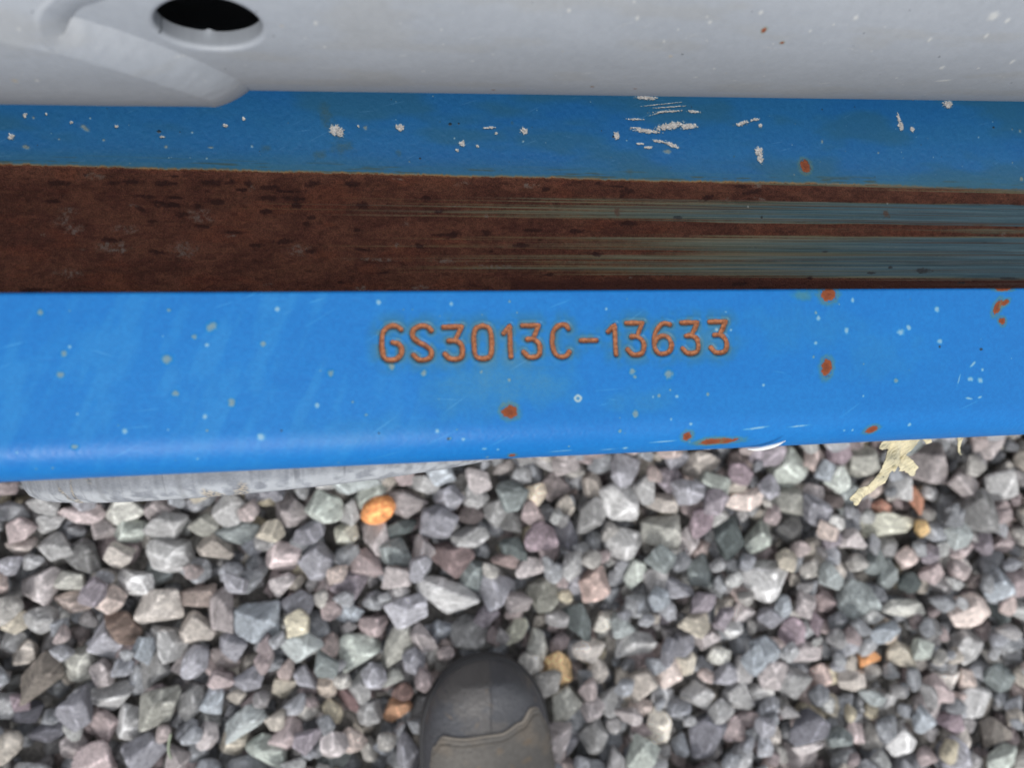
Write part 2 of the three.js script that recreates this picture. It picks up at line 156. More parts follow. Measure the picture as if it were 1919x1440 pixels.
const SCRAP_LARGE = [
  [250.9, 26.5], [247.8, 23.8], [244.9, 26.3], [243.0, 29.3], [242.5, 30.9],
  [243.8, 31.6], [245.7, 30.8], [247.5, 31.5], [246.9, 33.9], [244.5, 37.0],
  [243.9, 39.0], [244.3, 40.7], [242.8, 43.9], [240.4, 46.2], [237.6, 48.4],
  [233.4, 50.6], [231.1, 53.3], [229.8, 55.3], [230.2, 56.5], [231.3, 57.0],
  [231.4, 58.6], [232.6, 59.1], [234.0, 58.3], [234.5, 57.0], [237.6, 54.3],
  [238.3, 53.9], [241.5, 51.5], [243.0, 49.7], [243.9, 49.2], [246.0, 47.9],
  [246.3, 46.5], [247.8, 44.1], [249.3, 41.7], [250.6, 42.6], [251.5, 42.6],
  [251.9, 40.6], [253.1, 39.5], [254.4, 41.2], [253.8, 42.6], [255.7, 42.9],
  [256.6, 42.5], [259.3, 44.5], [260.6, 45.4], [262.5, 45.2], [262.4, 42.8],
  [263.4, 41.2], [260.9, 38.6], [257.4, 34.8], [260.4, 31.2], [263.8, 27.1],
  [265.8, 23.2], [257.1, 22.1]];
const SCRAP_SMALL = [
  [264.4, 24.4], [265.0, 26.5], [268.1, 29.8], [270.5, 28.9], [269.4, 26.7],
  [269.1, 24.2]];
const SCRAP_THIN = [
  [284.6, 24.4], [284.8, 26.9], [285.2, 29.0], [285.5, 31.5], [286.0, 34.0],
  [286.7, 35.9], [287.5, 35.7], [287.3, 32.8], [287.0, 29.1], [287.8, 27.0],
  [287.9, 24.5]];

// ------------------------------------------------------------------ helpers
const MM = 0.001, rad = d => d * Math.PI / 180;
const taken = {};
function numbered(n) { const k = taken[n] = (taken[n] ?? -1) + 1; return k ? `${n}_${String(k).padStart(3, '0')}` : n; }
function shade(m) { m.castShadow = true; m.receiveShadow = true; return m; }
function part(name, geo, mat, parent) { const m = shade(new THREE.Mesh(geo, mat)); m.name = name; parent.add(m); return m; }
function gridGeo(nu, nv, f, { flip = false, wrapU = false } = {}) {      // f(i, j) -> [x, y, z, u, v]
  const P = new Float32Array(nu * nv * 3), U = new Float32Array(nu * nv * 2), I = [];
  for (let j = 0; j < nv; j++) for (let i = 0; i < nu; i++) { const q = f(i, j), k = j * nu + i; P.set(q.slice(0, 3), k * 3); U[k * 2] = q[3] ?? 0; U[k * 2 + 1] = q[4] ?? 0; }
  for (let j = 0; j < nv - 1; j++) for (let i = 0; i < nu - 1; i++) { const a = j * nu + i, b = a + 1, c = a + nu, e = c + 1; if (flip) I.push(a, b, c, b, e, c); else I.push(a, c, b, b, c, e); }
  const g = new THREE.BufferGeometry(); g.setAttribute('position', new THREE.BufferAttribute(P, 3)); g.setAttribute('uv', new THREE.BufferAttribute(U, 2)); g.setIndex(I); g.computeVertexNormals(); return g;
}
const srgb = (r, g, b) => new THREE.Color().setRGB(r / 255, g / 255, b / 255, THREE.SRGBColorSpace);

class Paint {                                                      // a small raster: colour (sRGB 0-255), height 0-1, roughness 0-1
  constructor(w, h, x0, y0, dx, dy) { Object.assign(this, { w, h, x0, y0, dx, dy }); this.c = new Float32Array(w * h * 3); this.z = new Float32Array(w * h).fill(0.5); this.r = new Float32Array(w * h).fill(0.5); }
  each(f) { for (let j = 0; j < this.h; j++) for (let i = 0; i < this.w; i++) f(this.x0 + (i + 0.5) / this.w * this.dx, this.y0 + (j + 0.5) / this.h * this.dy, j * this.w + i); }
  set(k, c) { this.c[k * 3] = c[0]; this.c[k * 3 + 1] = c[1]; this.c[k * 3 + 2] = c[2]; }
  mix(k, c, a) { for (let n = 0; n < 3; n++) this.c[k * 3 + n] += (c[n] - this.c[k * 3 + n]) * a; }
  blob(cx, cy, rx, ry, rot, fn, grow = 1.0, jag = 0.35, freq = 1.2) {   // fn(index, d, nx): d < 1 inside the ragged outline
    const m = Math.max(rx, ry) * (1 + grow) + 1, sx = this.w / this.dx, sy = this.h / this.dy, c = Math.cos(rad(rot)), s = Math.sin(rad(rot)), sd = Math.floor(cx * 13.7 + cy * 7.1);
    const i0 = Math.max(0, Math.floor((cx - m - this.x0) * sx)), i1 = Math.min(this.w - 1, Math.ceil((cx + m - this.x0) * sx));
    const j0 = Math.max(0, Math.floor((cy - m - this.y0) * sy)), j1 = Math.min(this.h - 1, Math.ceil((cy + m - this.y0) * sy));
    for (let j = j0; j <= j1; j++) for (let i = i0; i <= i1; i++) {
      const x = this.x0 + (i + 0.5) / sx - cx, y = this.y0 + (j + 0.5) / sy - cy, a = (x * c + y * s) / rx, b = (-x * s + y * c) / ry;
      const d = Math.hypot(a, b) + jag * (fbm(x * freq + 50, y * freq + 50, 3, sd) - 0.5) * 2;
      if (d < 1 + grow) fn(j * this.w + i, d);
    }
  }
  tex(kind) {
    const n = this.w * this.h, d = new Uint8Array(n * 4);
    for (let k = 0; k < n; k++) {
      if (kind === 'c') for (let q = 0; q < 3; q++) d[k * 4 + q] = clamp(Math.round(this.c[k * 3 + q]), 0, 255);
      else { const v = clamp(Math.round((kind === 'z' ? this.z[k] : this.r[k]) * 255), 0, 255); d[k * 4] = d[k * 4 + 1] = d[k * 4 + 2] = v; }
      d[k * 4 + 3] = 255;
    }
    const t = new THREE.DataTexture(d, this.w, this.h); t.magFilter = THREE.LinearFilter; t.minFilter = THREE.LinearFilter; t.wrapS = t.wrapT = THREE.MirroredRepeatWrapping;
    if (kind === 'c') t.colorSpace = THREE.SRGBColorSpace; t.needsUpdate = true; return t;
  }
  material(bump, extra = {}) { return new THREE.MeshPhysicalMaterial({ map: this.tex('c'), bumpMap: this.tex('z'), bumpScale: bump, roughnessMap: this.tex('r'), roughness: 1, metalness: 0, ...extra }); }
}
// one mark of paint damage: rust, tan grit, white chip, bare grey scrape, olive stain, black tar, ring, yellow stain, dust, dark pit
function mark(p, [x, y, rx, ry, rot, kind]) {
  const sp = k => hash(k, 5) - 0.5;
  if (kind === 'r') p.blob(x, y, rx, ry, rot, (k, d) => {
    if (d < 1) { const t = 0.5 + 0.5 * sp(k) + (0.6 - d) * 0.5; p.mix(k, [mix(158, 98, clamp(t)), mix(86, 48, clamp(t)), mix(48, 32, clamp(t))], smooth(1, 0.8, d)); p.z[k] += 0.22 * smooth(1, 0.6, d) + 0.2 * sp(k); p.r[k] = 0.9; }
    else p.mix(k, [104, 116, 92], 0.55 * smooth(1.75, 1, d));
  }, 0.8, 0.3, 0.9);
  else if (kind === 'b') p.blob(x, y, rx, ry, rot, (k, d) => p.mix(k, [88 + 30 * sp(k), 54 + 20 * sp(k), 38], 0.75 * smooth(1.15, 0.3, d)), 0.2, 0.6);
  else if (kind === 't') p.blob(x, y, rx, ry, rot, (k, d) => { p.mix(k, [172 + 40 * sp(k), 154 + 40 * sp(k), 128 + 40 * sp(k)], 0.6 * smooth(1.2, 0.3, d)); p.z[k] += 0.1 * smooth(1.1, 0.5, d); p.r[k] = 0.8; }, 0.3, 0.35);
  else if (kind === 'w') p.blob(x, y, rx, ry, rot, (k, d) => { p.mix(k, [206, 205, 198], 0.55 * smooth(1.15, 0.3, d)); p.z[k] += 0.12 * smooth(1, 0.5, d); }, 0.2, 0.3);
  else if (kind === 'g') p.blob(x, y, rx, ry, rot, (k, d) => { const a = smooth(1.02, 0.86, d); const q = 40 * sp(k) + 60 * (fbm(k % p.w * 0.35, Math.floor(k / p.w) * 0.35, 2, 9) - 0.5); p.mix(k, [186 + q, 182 + q, 178 + q], a); p.z[k] += -0.25 * a + a * 0.3 * sp(k); if (d > 1) p.mix(k, [62, 84, 104], 0.35 * smooth(1.35, 1, d)); p.r[k] = mix(p.r[k], 0.75, a); }, 0.35, 0.62, 1.6);
  else if (kind === 'o') p.blob(x, y, rx, ry, rot, (k, d) => p.mix(k, [64, 84, 84], (0.42 + 0.4 * sp(k)) * smooth(1.1, 0.1, d)), 0.2, 0.5, 0.5);
  else if (kind === 'y') p.blob(x, y, rx, ry, rot, (k, d) => p.mix(k, [120, 128, 76], 0.38 * smooth(1.1, 0.1, d)), 0.2, 0.4, 0.5);
  else if (kind === 'k') p.blob(x, y, rx, ry, rot, (k, d) => { p.mix(k, [34, 38, 42], 0.8 * smooth(1.1, 0.6, d)); p.z[k] += 0.2 * smooth(1, 0.4, d) * (0.6 + sp(k)); }, 0.2, 0.5);
  else if (kind === 'h') p.blob(x, y, rx, ry, rot, (k, d) => { p.mix(k, [205, 200, 186], 0.75 * smooth(0.45, 0.12, Math.abs(d - 0.72))); p.mix(k, [150, 158, 160], 0.3 * smooth(0.7, 0.2, d)); }, 0.3, 0.2);
  else if (kind === 'd') p.blob(x, y, rx, ry, rot, (k, d) => { const s = smooth(0.35, 0.75, fbm(k % p.w * 0.22, Math.floor(k / p.w) * 0.22, 3, 4) + 0.35 * sp(k)); p.mix(k, [122, 112, 106], 0.8 * s * smooth(1.1, 0.3, d)); p.z[k] += 0.12 * s * smooth(1, 0.3, d); }, 0.2, 0.5, 0.6);
  else if (kind === 'p') p.blob(x, y, rx, ry, rot, (k, d) => { p.mix(k, [44, 16, 11], (0.78 + 0.6 * sp(k)) * smooth(1.12, 0.4, d)); p.z[k] -= 0.3 * smooth(1, 0.4, d); }, 0.2, 0.6, 0.9);
}

// ------------------------------------------------------------------ stamped characters: strokes in a unit box, y down
const GLYPH = {
  G: [['c', [1, .1], [.82, .01], [.4, .0], [.08, .16], [0, .4], [0, .72], [.1, .93], [.36, 1], [.72, .98], [.96, .84], [1, .66], [.86, .53], [.55, .48]]],
  S: [['c', [1, .13], [.85, .02], [.42, 0], [.08, .12], [.04, .3], [.3, .46], [.68, .58], [.97, .74], [.93, .93], [.66, 1], [.3, .99], [.06, .86]]],
  3: [['l', [0, .03], [.98, .03], [.62, .42]], ['c', [.26, .45], [.62, .45], [.92, .57], [1, .75], [.9, .94], [.6, 1], [.28, .98], [.02, .84]]],
  0: [['c', [.5, 0], [.16, .06], [.02, .26], [0, .52], [.02, .76], [.16, .95], [.5, 1], [.84, .95], [.98, .76], [1, .5], [.98, .24], [.84, .05], [.5, 0]]],
  1: [['l', [0, .24], [.74, .02], [.78, 1]]],
  C: [['c', [1, .13], [.84, .02], [.5, .01], [.16, .16], [.02, .42], [.04, .7], [.2, .92], [.5, 1.01], [.82, .98], [1, .86]]],
  '-': [['l', [0, .5], [1, .5]]],
  6: [['c', [.96, .06], [.62, .01], [.26, .16], [.04, .42], [.02, .76], [.2, .96], [.54, 1], [.86, .93], [1, .72], [.88, .5], [.54, .42], [.2, .5], [.04, .66]]],
};
const STROKES = [];                                               // per character: polylines of [x, z] in mm
for (const [ch, x0, x1, z0, z1] of TEXT_BOXES) {
  const w = 1.1;                                                   // half a stroke inside the box
  STROKES.push(GLYPH[ch].map(([type, ...pts]) => {
    const m = pts.map(([a, b]) => new THREE.Vector3(mix(x0 + w, x1 - w, a), 0, mix(z0 + w, z1 - w, b)));
    if (type === 'c') return new THREE.CatmullRomCurve3(m, false, 'centripetal').getSpacedPoints(44).map(p => [p.x, p.z]);
    const out = []; for (let i = 0; i < m.length - 1; i++) { const n = Math.max(3, Math.ceil(m[i].distanceTo(m[i + 1]) / 0.4)); for (let k = i ? 1 : 0; k <= n; k++) { const q = m[i].clone().lerp(m[i + 1], k / n); out.push([q.x, q.z]); } }
    return out;
  }));
}
const ALLPTS = STROKES.flatMap(c => c.flat());
const cellMap = new Map(); for (const p of ALLPTS) { const k = Math.floor(p[0] / 4); for (const q of [k - 1, k, k + 1]) { if (!cellMap.has(q)) cellMap.set(q, []); cellMap.get(q).push(p); } }
function strokeDistance(x, z) { const l = cellMap.get(Math.floor(x / 4)); if (!l || z < -32 || z > -7) return 99; let d = 99; for (const p of l) { const a = Math.hypot(p[0] - x, p[1] - z); if (a < d) d = a; } return d; }

// ------------------------------------------------------------------ paint on the stamped flange (x -130..280 mm, arc 0..88 mm from the rear edge)
const LIP = { x0: -130, dx: 410, back: -36.6, bendStart: 8, bend: 14, top: 400 };
const lipPaint = new Paint(2048, 440, LIP.x0, 0, LIP.dx, 88);
{
  const p = lipPaint, R = rng(11);
  p.each((x, s, k) => {
    const z = s + LIP.back;
    const n = fbm(x * 0.02, s * 0.05, 4, 1), f = fbm(x * 0.9, s * 0.9, 2, 2), rub = fbm((x + s * 0.45) * 0.2, (s - x * 0.5) * 0.05, 4, 6);
    let c = [6, 109, 183], a = smooth(0.45, 0.75, n) * 0.16;                      // paint with a chalky bloom
    c = [mix(c[0], 48, a), mix(c[1], 128, a), mix(c[2], 196, a)];
    const sm = smooth(0.42, 0.75, rub) * 0.2 * smooth(70, -30, x) * smooth(30, 12, z);              // dusty wipe marks
    c = [mix(c[0], 92, sm), mix(c[1], 152, sm), mix(c[2], 200, sm)];
    const g = (f - 0.5) * 10 + (hash(k, 1) - 0.5) * 7; p.set(k, [c[0] + g * 0.6, c[1] + g, c[2] + g]);
    p.z[k] = 0.5 + (f - 0.5) * 0.12 + (fbm(x * 0.28, s * 0.28, 2, 8) - 0.5) * 0.1; p.r[k] = 0.33 + 0.22 * n;
    const d = strokeDistance(x, z);                                                // rust wept out of the stamping
    if (d < 7) { const st = smooth(0.3, 0.6, fbm(x * 0.35, z * 0.35, 3, 12)); p.mix(k, [104, 118, 112], 0.6 * smooth(2.6, 0.8, d) * (0.4 + st)); p.mix(k, [48, 104, 134], (0.15 + 0.4 * st) * smooth(6.5, 1.5, d)); }
  });
  for (const [x, s, rx, ry, a] of [[45, 30, 26, 14, .3], [30, 36, 18, 10, .2], [62, 34, 16, 8, .22], [118, 18, 9, 7, .25], [95, 40, 20, 6, .18], [0, 46, 30, 6, .12], [150, 14, 40, 10, .14], [185, 26, 26, 12, .12]])
    p.blob(x, s, rx, ry, 0, (k, d) => p.mix(k, [92, 130, 146], a * smooth(1.1, 0.1, d) * (0.5 + hash(k, 3))), 0.2, 0.6, 0.16);
  for (const [x, z, rx, ry, rot, kind] of LIP_MARKS) { let s = z - LIP.back; if (z > 8) s = 44.6 + Math.asin(clamp((z - 8) / 14)) * 14; mark(p, [x, s, rx, z > 14 ? ry * 1.3 : ry, rot, kind]); }
  for (let i = 0; i < 64; i++) { const q = R(), rr = 0.25 + R() * R() * 0.8; mark(p, [LIP.x0 + R() * LIP.dx, R() * 66, rr, rr * (0.8 + R() * 0.6), R() * 90, q < 0.34 ? 'w' : q < 0.95 ? 't' : 'k']); }
  for (let i = 0; i < 34; i++) { const x = LIP.x0 + R() * LIP.dx, s = R() * 58, l = 2 + R() * 8; p.blob(x, s, l, 0.16 + R() * 0.14, -35 + R() * 70 * R(), (k, d) => p.mix(k, [130, 178, 220], 0.3 * smooth(1, 0.3, d)), 0, 0.15, 0.3); }
}

// ------------------------------------------------------------------ worn roller track (x -150..350 mm, z -142..18 mm)
const trackPaint = new Paint(2048, 656, -150, -142, 500, 160);
{
  const p = trackPaint, R = rng(23), EDGE = -96.2;
  const bands = [[-100, 330], [-96, 150], [-94.5, 330], [-91.5, 420], [-89, 380], [-87.5, 120], [-85, 70], [-82, 52], [-80.5, 36], [-79, 60], [-77.8, 110], [-76.8, 420], [-74.5, 250], [-72.8, 420], [-71.2, 150], [-68, 95], [-64.5, 88], [-63.5, 170], [-62, 90], [-58, 74], [-55.5, 58], [-53.5, 90], [-51.5, 210], [-49.5, 330], [-40, 380], [20, 420]];
  const start = z => { for (let i = 1; i < bands.length; i++) if (z < bands[i][0]) { const [a, b] = bands[i - 1], [c, d] = bands[i]; return mix(b, d, smooth(a, c, z)); } return 420; };
  p.each((x, z, k) => {
    const grain = hash(k, 1) - 0.5, f = fbm(x * 0.7, z * 0.7, 3, 2), n = fbm(x * 0.03, z * 0.06, 4, 5), st = fbm(x * 0.012, z * 1.6, 3, 7), st2 = fbm(x * 0.03, z * 3.4, 2, 17);
    const wob = (fbm(x * 0.05, 3, 3, 21) - 0.5) * 1.0 + (fbm(x * 0.8, z * 0.3, 3, 22) - 0.5) * 0.9, lnA = noise2(x * 0.004, z * 1.7, 61), lnB = fbm(x * 0.007 + 4, z * 4.1, 2, 62), lnC = noise2(x * 0.005 + 9, z * 4.2, 63);
    const blue = [mix(22, 34, n) + grain * 8 + (f - 0.5) * 8, mix(92, 100, n) + grain * 9 + (f - 0.5) * 10, mix(154, 146, n) + grain * 10 + (f - 0.5) * 10];
    const t = fbm(x * 0.09, z * 0.14, 4, 9), t2 = fbm(x * 0.5, z * 0.8, 3, 31);
    let rust = [98, 57, 42]; rust = [mix(rust[0], 84, smooth(0.4, 0.65, t)), mix(rust[1], 45, smooth(0.4, 0.65, t)), mix(rust[2], 33, smooth(0.4, 0.65, t))];
    const or = smooth(0.56, 0.72, fbm(x * 0.06 + 9, z * 0.16, 3, 33)) * 0.28; rust = [mix(rust[0], 118, or), mix(rust[1], 58, or), mix(rust[2], 36, or)];
    const q = (t2 - 0.5) * 34 + grain * 48; rust = [rust[0] + q, rust[1] + q * 0.68, rust[2] + q * 0.6];
    const pit = smooth(0.6, 0.7, fbm(x * 0.22, z * 0.6, 3, 41)) * 0.25; rust = [mix(rust[0], 50, pit), mix(rust[1], 18, pit), mix(rust[2], 12, pit)];
    p.r[k] = 0.5; p.z[k] = 0.5 + (f - 0.5) * 0.12;
    if (z < EDGE + wob) {                                                         // painted strip
      p.set(k, blue); p.mix(k, [40, 92, 118], 0.55 * smooth(0.44, 0.66, fbm(x * 0.025 + 3, z * 0.07, 4, 71)));
      const w = smooth(-8 - 3 * n, 0, z - EDGE);                                   // thinned paint beside the track
      p.mix(k, [58, 112, 128], 0.62 * w * (0.35 + 0.9 * st));
      const sc = smooth(0.6, 0.72, fbm(x * 0.06, z * 1.1, 3, 51)) * smooth(-5.5, -1.5, z - EDGE); p.mix(k, [66, 74, 62], 0.7 * sc);
      p.mix(k, [146, 112, 70], 0.9 * smooth(-1.2, -0.1, z - EDGE - wob) * (0.55 + 0.6 * noise2(x * 0.3, 1, 4)) * smooth(300, 220, x));
      p.r[k] = 0.46;
    } else {
      const s0 = start(z + (st2 - 0.5) * 1.6), e = smooth(-40, 60, x - s0 + (st - 0.5) * 90 + (lnA - 0.5) * 150 + (lnB - 0.5) * 120 + (f - 0.5) * 30);
      p.set(k, rust); p.r[k] = 0.92; p.z[k] = 0.42 + (t2 - 0.5) * 0.6 + grain * 0.5 - pit * 0.2;
      const film = [mix(104, 66, smooth(0, 170, x - s0)), mix(98, 102, n), mix(74, 114, smooth(0, 170, x - s0))].map((c, i) => c + (st2 - 0.5) * 52 + (st - 0.5) * 54 + grain * 8 - [6, 0, 0][i]);
      const tan = smooth(0.62, 0.8, lnC) * smooth(340, 120, x), brn = smooth(0.66, 0.82, lnB) * 0.8; const fc = film.map((c, i) => mix(mix(c, [136, 118, 82][i], tan * 0.75), [78, 54, 44][i], brn)); p.mix(k, fc, e * 0.9); p.r[k] = mix(0.92, 0.55, e); p.z[k] = mix(p.z[k], 0.5 + (st2 - 0.5) * 0.3, e);
      const edge = smooth(0.5, 0.1, Math.abs(e - 0.4)); p.mix(k, [112, 88, 54], 0.5 * edge * smooth(0.42, 0.6, st2));
      p.mix(k, [142, 100, 60], 0.6 * smooth(0.9, 0.1, z - EDGE - wob) * (0.4 + 0.8 * noise2(x * 0.25, 2, 4)));
      if (z > -52 && x > 60) p.mix(k, [70, 34, 26], 0.8 * smooth(-52, -49.5, z));
    }
  });
  for (const m of TRACK_MARKS) mark(p, m);
  for (let i = 0; i < 110; i++) { const x = -150 + R() * 500, z = -140 + R() * 42, rr = 0.18 + R() * R() * 0.55, q = R(); mark(p, [x, z, rr, rr * (0.7 + R() * 0.6), R() * 90, q < 0.4 ? 'w' : q < 0.75 ? 't' : 'k']); }
  for (let i = 0; i < 130; i++) { const x = -150 + R() * 400, z = -95 + R() * 90; if (x < start(z)) mark(p, [x, z, 1 + R() * 5, 0.5 + R() * 1.1, -8 + R() * 16, R() < 0.62 ? 'p' : 'd']); }
  for (let i = 0; i < 60; i++) { const x = -150 + R() * 500, z = -138 + R() * 40, l = 1.5 + R() * 7; p.blob(x, z, l, 0.12 + R() * 0.1, -30 + R() * 60 * R(), (k, d) => p.mix(k, [112, 150, 190], 0.35 * smooth(1, 0.3, d)), 0, 0.15, 0.3); }
  for (let i = 0; i < 90; i++) { const x = -150 + R() * 500, z = -94 + R() * 46, l = 5 + R() * 16; if (x > start(z) + 30) p.blob(x, z, l, 0.12 + R() * 0.16, 0, (k, d) => p.mix(k, R() < 0.5 ? [124, 120, 96] : [40, 52, 60], 0.4 * smooth(1, 0.3, d)), 0, 0.1, 0.3); }
}

// ------------------------------------------------------------------ grey tube paint (x -160..360 mm, arc from 30 to 150 degrees on a 70 mm radius)
const TUBE = { R: 70, cy: 404.5, cz: -176.5, yaw: rad(1.7), wall: 6 };
const ARC = d => rad(d) * TUBE.R;
const tubePaint = new Paint(2048, 560, -160, ARC(30), 520, ARC(150) - ARC(30));
{
  const p = tubePaint, R = rng(37);
  p.each((x, s, k) => { const n = fbm(x * 0.02, s * 0.05, 4, 1), f = fbm(x * 0.5, s * 0.5, 3, 2), g = (hash(k, 1) - 0.5) * 5 + (f - 0.5) * 7 + (n - 0.5) * 10, d = smooth(0.55, 0.75, fbm(x * 0.03, s * 0.12, 4, 4)) * 0.18; p.set(k, [mix(151, 144, d) + g, mix(156, 140, d) + g, mix(163, 131, d) + g]); p.z[k] = 0.5 + (f - 0.5) * 0.12 + (fbm(x * 0.2, s * 0.2, 2, 6) - 0.5) * 0.1; p.r[k] = 0.42 + 0.14 * n; });
  for (const [x, a, rx, ry, kind] of TUBE_MARKS) mark(p, [x, ARC(a), rx, ry * 1.25, rx > 2 * ry ? -12 : 0, kind]);
  for (let i = 0; i < 240; i++) { const q = R(), rr = 0.15 + R() * R() * 0.5; mark(p, [-160 + R() * 520, ARC(45 + R() * 75), rr, rr, 0, q < 0.74 ? 'w' : q < 0.9 ? 't' : 'k']); }
  for (let i = 0; i < 70; i++) p.blob(-160 + R() * 520, ARC(50 + R() * 60), 1.5 + R() * 5, 0.1 + R() * 0.12, -40 + R() * 60, (k, d) => p.mix(k, R() < 0.6 ? [212, 212, 210] : [140, 136, 130], 0.4 * smooth(1, 0.3, d)), 0, 0.15, 0.3);
  for (let i = 0; i < 16; i++) p.blob(-140 + R() * 480, ARC(100 + R() * 14), 2 + R() * 7, 0.6 + R(), 0, (k, d) => p.mix(k, [150, 120, 92], 0.22 * smooth(1.1, 0.2, d)), 0.2, 0.5, 0.5);
}

// ------------------------------------------------------------------ the machine: blue rail, grey tube, wheel
const lift = new THREE.Group(); lift.name = 'scissor_lift';
lift.userData = { label: 'blue steel lift chassis with stamped serial number, rusty roller track, grey tube and grey tyre', category: 'scissor lift' };
scene.add(lift);
const bluePaint = lipPaint.material(0.0005, { specularIntensity: 0.7 });
const trackMat = trackPaint.material(0.0011);
const greyPaint = tubePaint.material(0.0005, { clearcoat: 0.15, clearcoatRoughness: 0.4 });
const plainBlue = new THREE.MeshPhysicalMaterial({ color: srgb(10, 108, 176), roughness: 0.5 });

const railX = (() => { const a = []; for (let x = -620; x < -130; x += 35) a.push(x); for (let x = -130; x < -2; x += 4) a.push(x); for (let x = -2; x < 131; x += 0.42) a.push(x); for (let x = 131; x < 280; x += 4) a.push(x); for (let x = 280; x <= 860; x += 40) a.push(x); return a; })();
{ // top flange: rounded rear edge, flat stamped face, 9 mm bend; 5 mm thick
  const prof = [];                                                 // [z, y, nz, ny, s]
  const B = LIP.back, T = LIP.top, th = 5, e = 1.2;
  prof.push([8, T - th, 0, -1, -20]); prof.push([B + 6, T - th, 0, -1, -10]); prof.push([B + e, T - th, 0, -1, -6]);
  for (let i = 1; i <= 5; i++) { const a = rad(-90 - 18 * i); prof.push([B + e + Math.cos(a) * e, T - th + e + Math.sin(a) * e, Math.cos(a), Math.sin(a), -4 + i * 0.3]); }
  for (let i = 0; i <= 5; i++) { const a = rad(180 - 18 * i); prof.push([B + e + Math.cos(a) * e, T - e + Math.sin(a) * e, Math.cos(a), Math.sin(a), 0.2 * i]); }
  const zs = []; for (let z = B + 2.4; z < -28; z += 1.6) zs.push(z); for (let z = -28; z < -10; z += 0.42) zs.push(z); for (let z = -10; z < LIP.bendStart; z += 1.9) zs.push(z);
  for (const z of zs) prof.push([z, T, 0, 1, z - B]);
  for (let i = 0; i <= 22; i++) { const a = rad(90 - i * 90 / 22); prof.push([8 + Math.cos(a) * 14, T - 14 + Math.sin(a) * 14, Math.cos(a), Math.sin(a), 44.6 + rad(90 / 22 * i) * 14]); }
  prof.push([22, T - 16, 1, 0, 69]); prof.push([17, T - 16, -1, 0, 74]); prof.push([17, T - 14, -1, 0, 79]);
  for (let i = 1; i <= 5; i++) { const a = rad(i * 18); prof.push([8 + Math.cos(a) * 9, T - 14 + Math.sin(a) * 9, -Math.cos(a), -Math.sin(a), 80 + i]); }
  const g = gridGeo(railX.length, prof.length, (i, j) => {
    const x = railX[i]; let [z, y, nz, ny, s] = prof[j], dep = 0;
    if (s > 5 && s < 45 && ny === 1) dep = -1.2 * smooth(1.2, 0.45, strokeDistance(x, z)) + 0.12 * smooth(0.7, 0.1, Math.abs(strokeDistance(x, z) - 1.7));
    const wav = 0.1 * (fbm(x * 0.02, s * 0.03, 2, 77) - 0.5);      // hand-straightened sheet
    return [x * MM, (y + ny * (dep + wav)) * MM, (z + nz * wav) * MM, (x - LIP.x0) / LIP.dx, s / 88];
  });
  const flange = part('top_flange', g, bluePaint, lift); flange.userData.label = 'bright blue flange stamped GS3013C-13633 in rusty characters';
  const rustTex = new Paint(128, 128, 0, 0, 10, 10), R = rng(5);
  rustTex.each((x, y, k) => { const n = fbm(x * 1.2, y * 1.2, 4, 3), q = (hash(k, 2) - 0.5) * 24 + (n - 0.5) * 56; rustTex.set(k, [154 + q * 1.4, 99 + q * 1.1, 67 + q * 0.8]); rustTex.z[k] = n; rustTex.r[k] = 0.85; });
  const rustMat = rustTex.material(0.00018);
  STROKES.forEach((char, ci) => {                                  // rust lying in each stamped groove
    const gs = [];
    char.forEach((line, li) => {
      const n = line.length, cross = [-1, -0.6, 0, 0.6, 1], w = 0.82, lift0 = 0.05 + li * 0.03;
      const dir = line.map((p, i) => { const a = line[Math.max(0, i - 1)], b = line[Math.min(n - 1, i + 1)], l = Math.hypot(b[0] - a[0], b[1] - a[1]) || 1; return [(b[0] - a[0]) / l, (b[1] - a[1]) / l]; });
      const rows = []; const cap = 5;
      for (let k = 0; k < cap; k++) { const t = rad(90 * (1 - k / cap)); rows.push([line[0][0] - dir[0][0] * Math.sin(t) * w, line[0][1] - dir[0][1] * Math.sin(t) * w, dir[0], Math.cos(t)]); }
      line.forEach((p, i) => rows.push([p[0], p[1], dir[i], 1]));
      for (let k = 1; k <= cap; k++) { const t = rad(90 * k / cap); rows.push([line[n - 1][0] + dir[n - 1][0] * Math.sin(t) * w, line[n - 1][1] + dir[n - 1][1] * Math.sin(t) * w, dir[n - 1], Math.cos(t)]); }
      gs.push(gridGeo(cross.length, rows.length, (i, j) => {
        const [px, pz, d, ws] = rows[j], c = cross[i] * ws * w * (0.84 + 0.34 * noise2(px * 0.7 + i, pz * 0.7, 6)), x = px - d[1] * c, z = pz + d[0] * c;
        const dist = strokeDistance(x, z), y = 400 - 1.2 * smooth(1.2, 0.45, dist) + 0.1 + lift0 + 0.12 * Math.abs(cross[i]) ** 2 + 0.1 * (noise2(px * 2, pz * 2, 8) - 0.5);
        return [x * MM, y * MM, z * MM, x / 10, z / 10];
      }));
    });
    part('stamped_character', mergeGeometries(gs), rustMat, flange);
  });
}
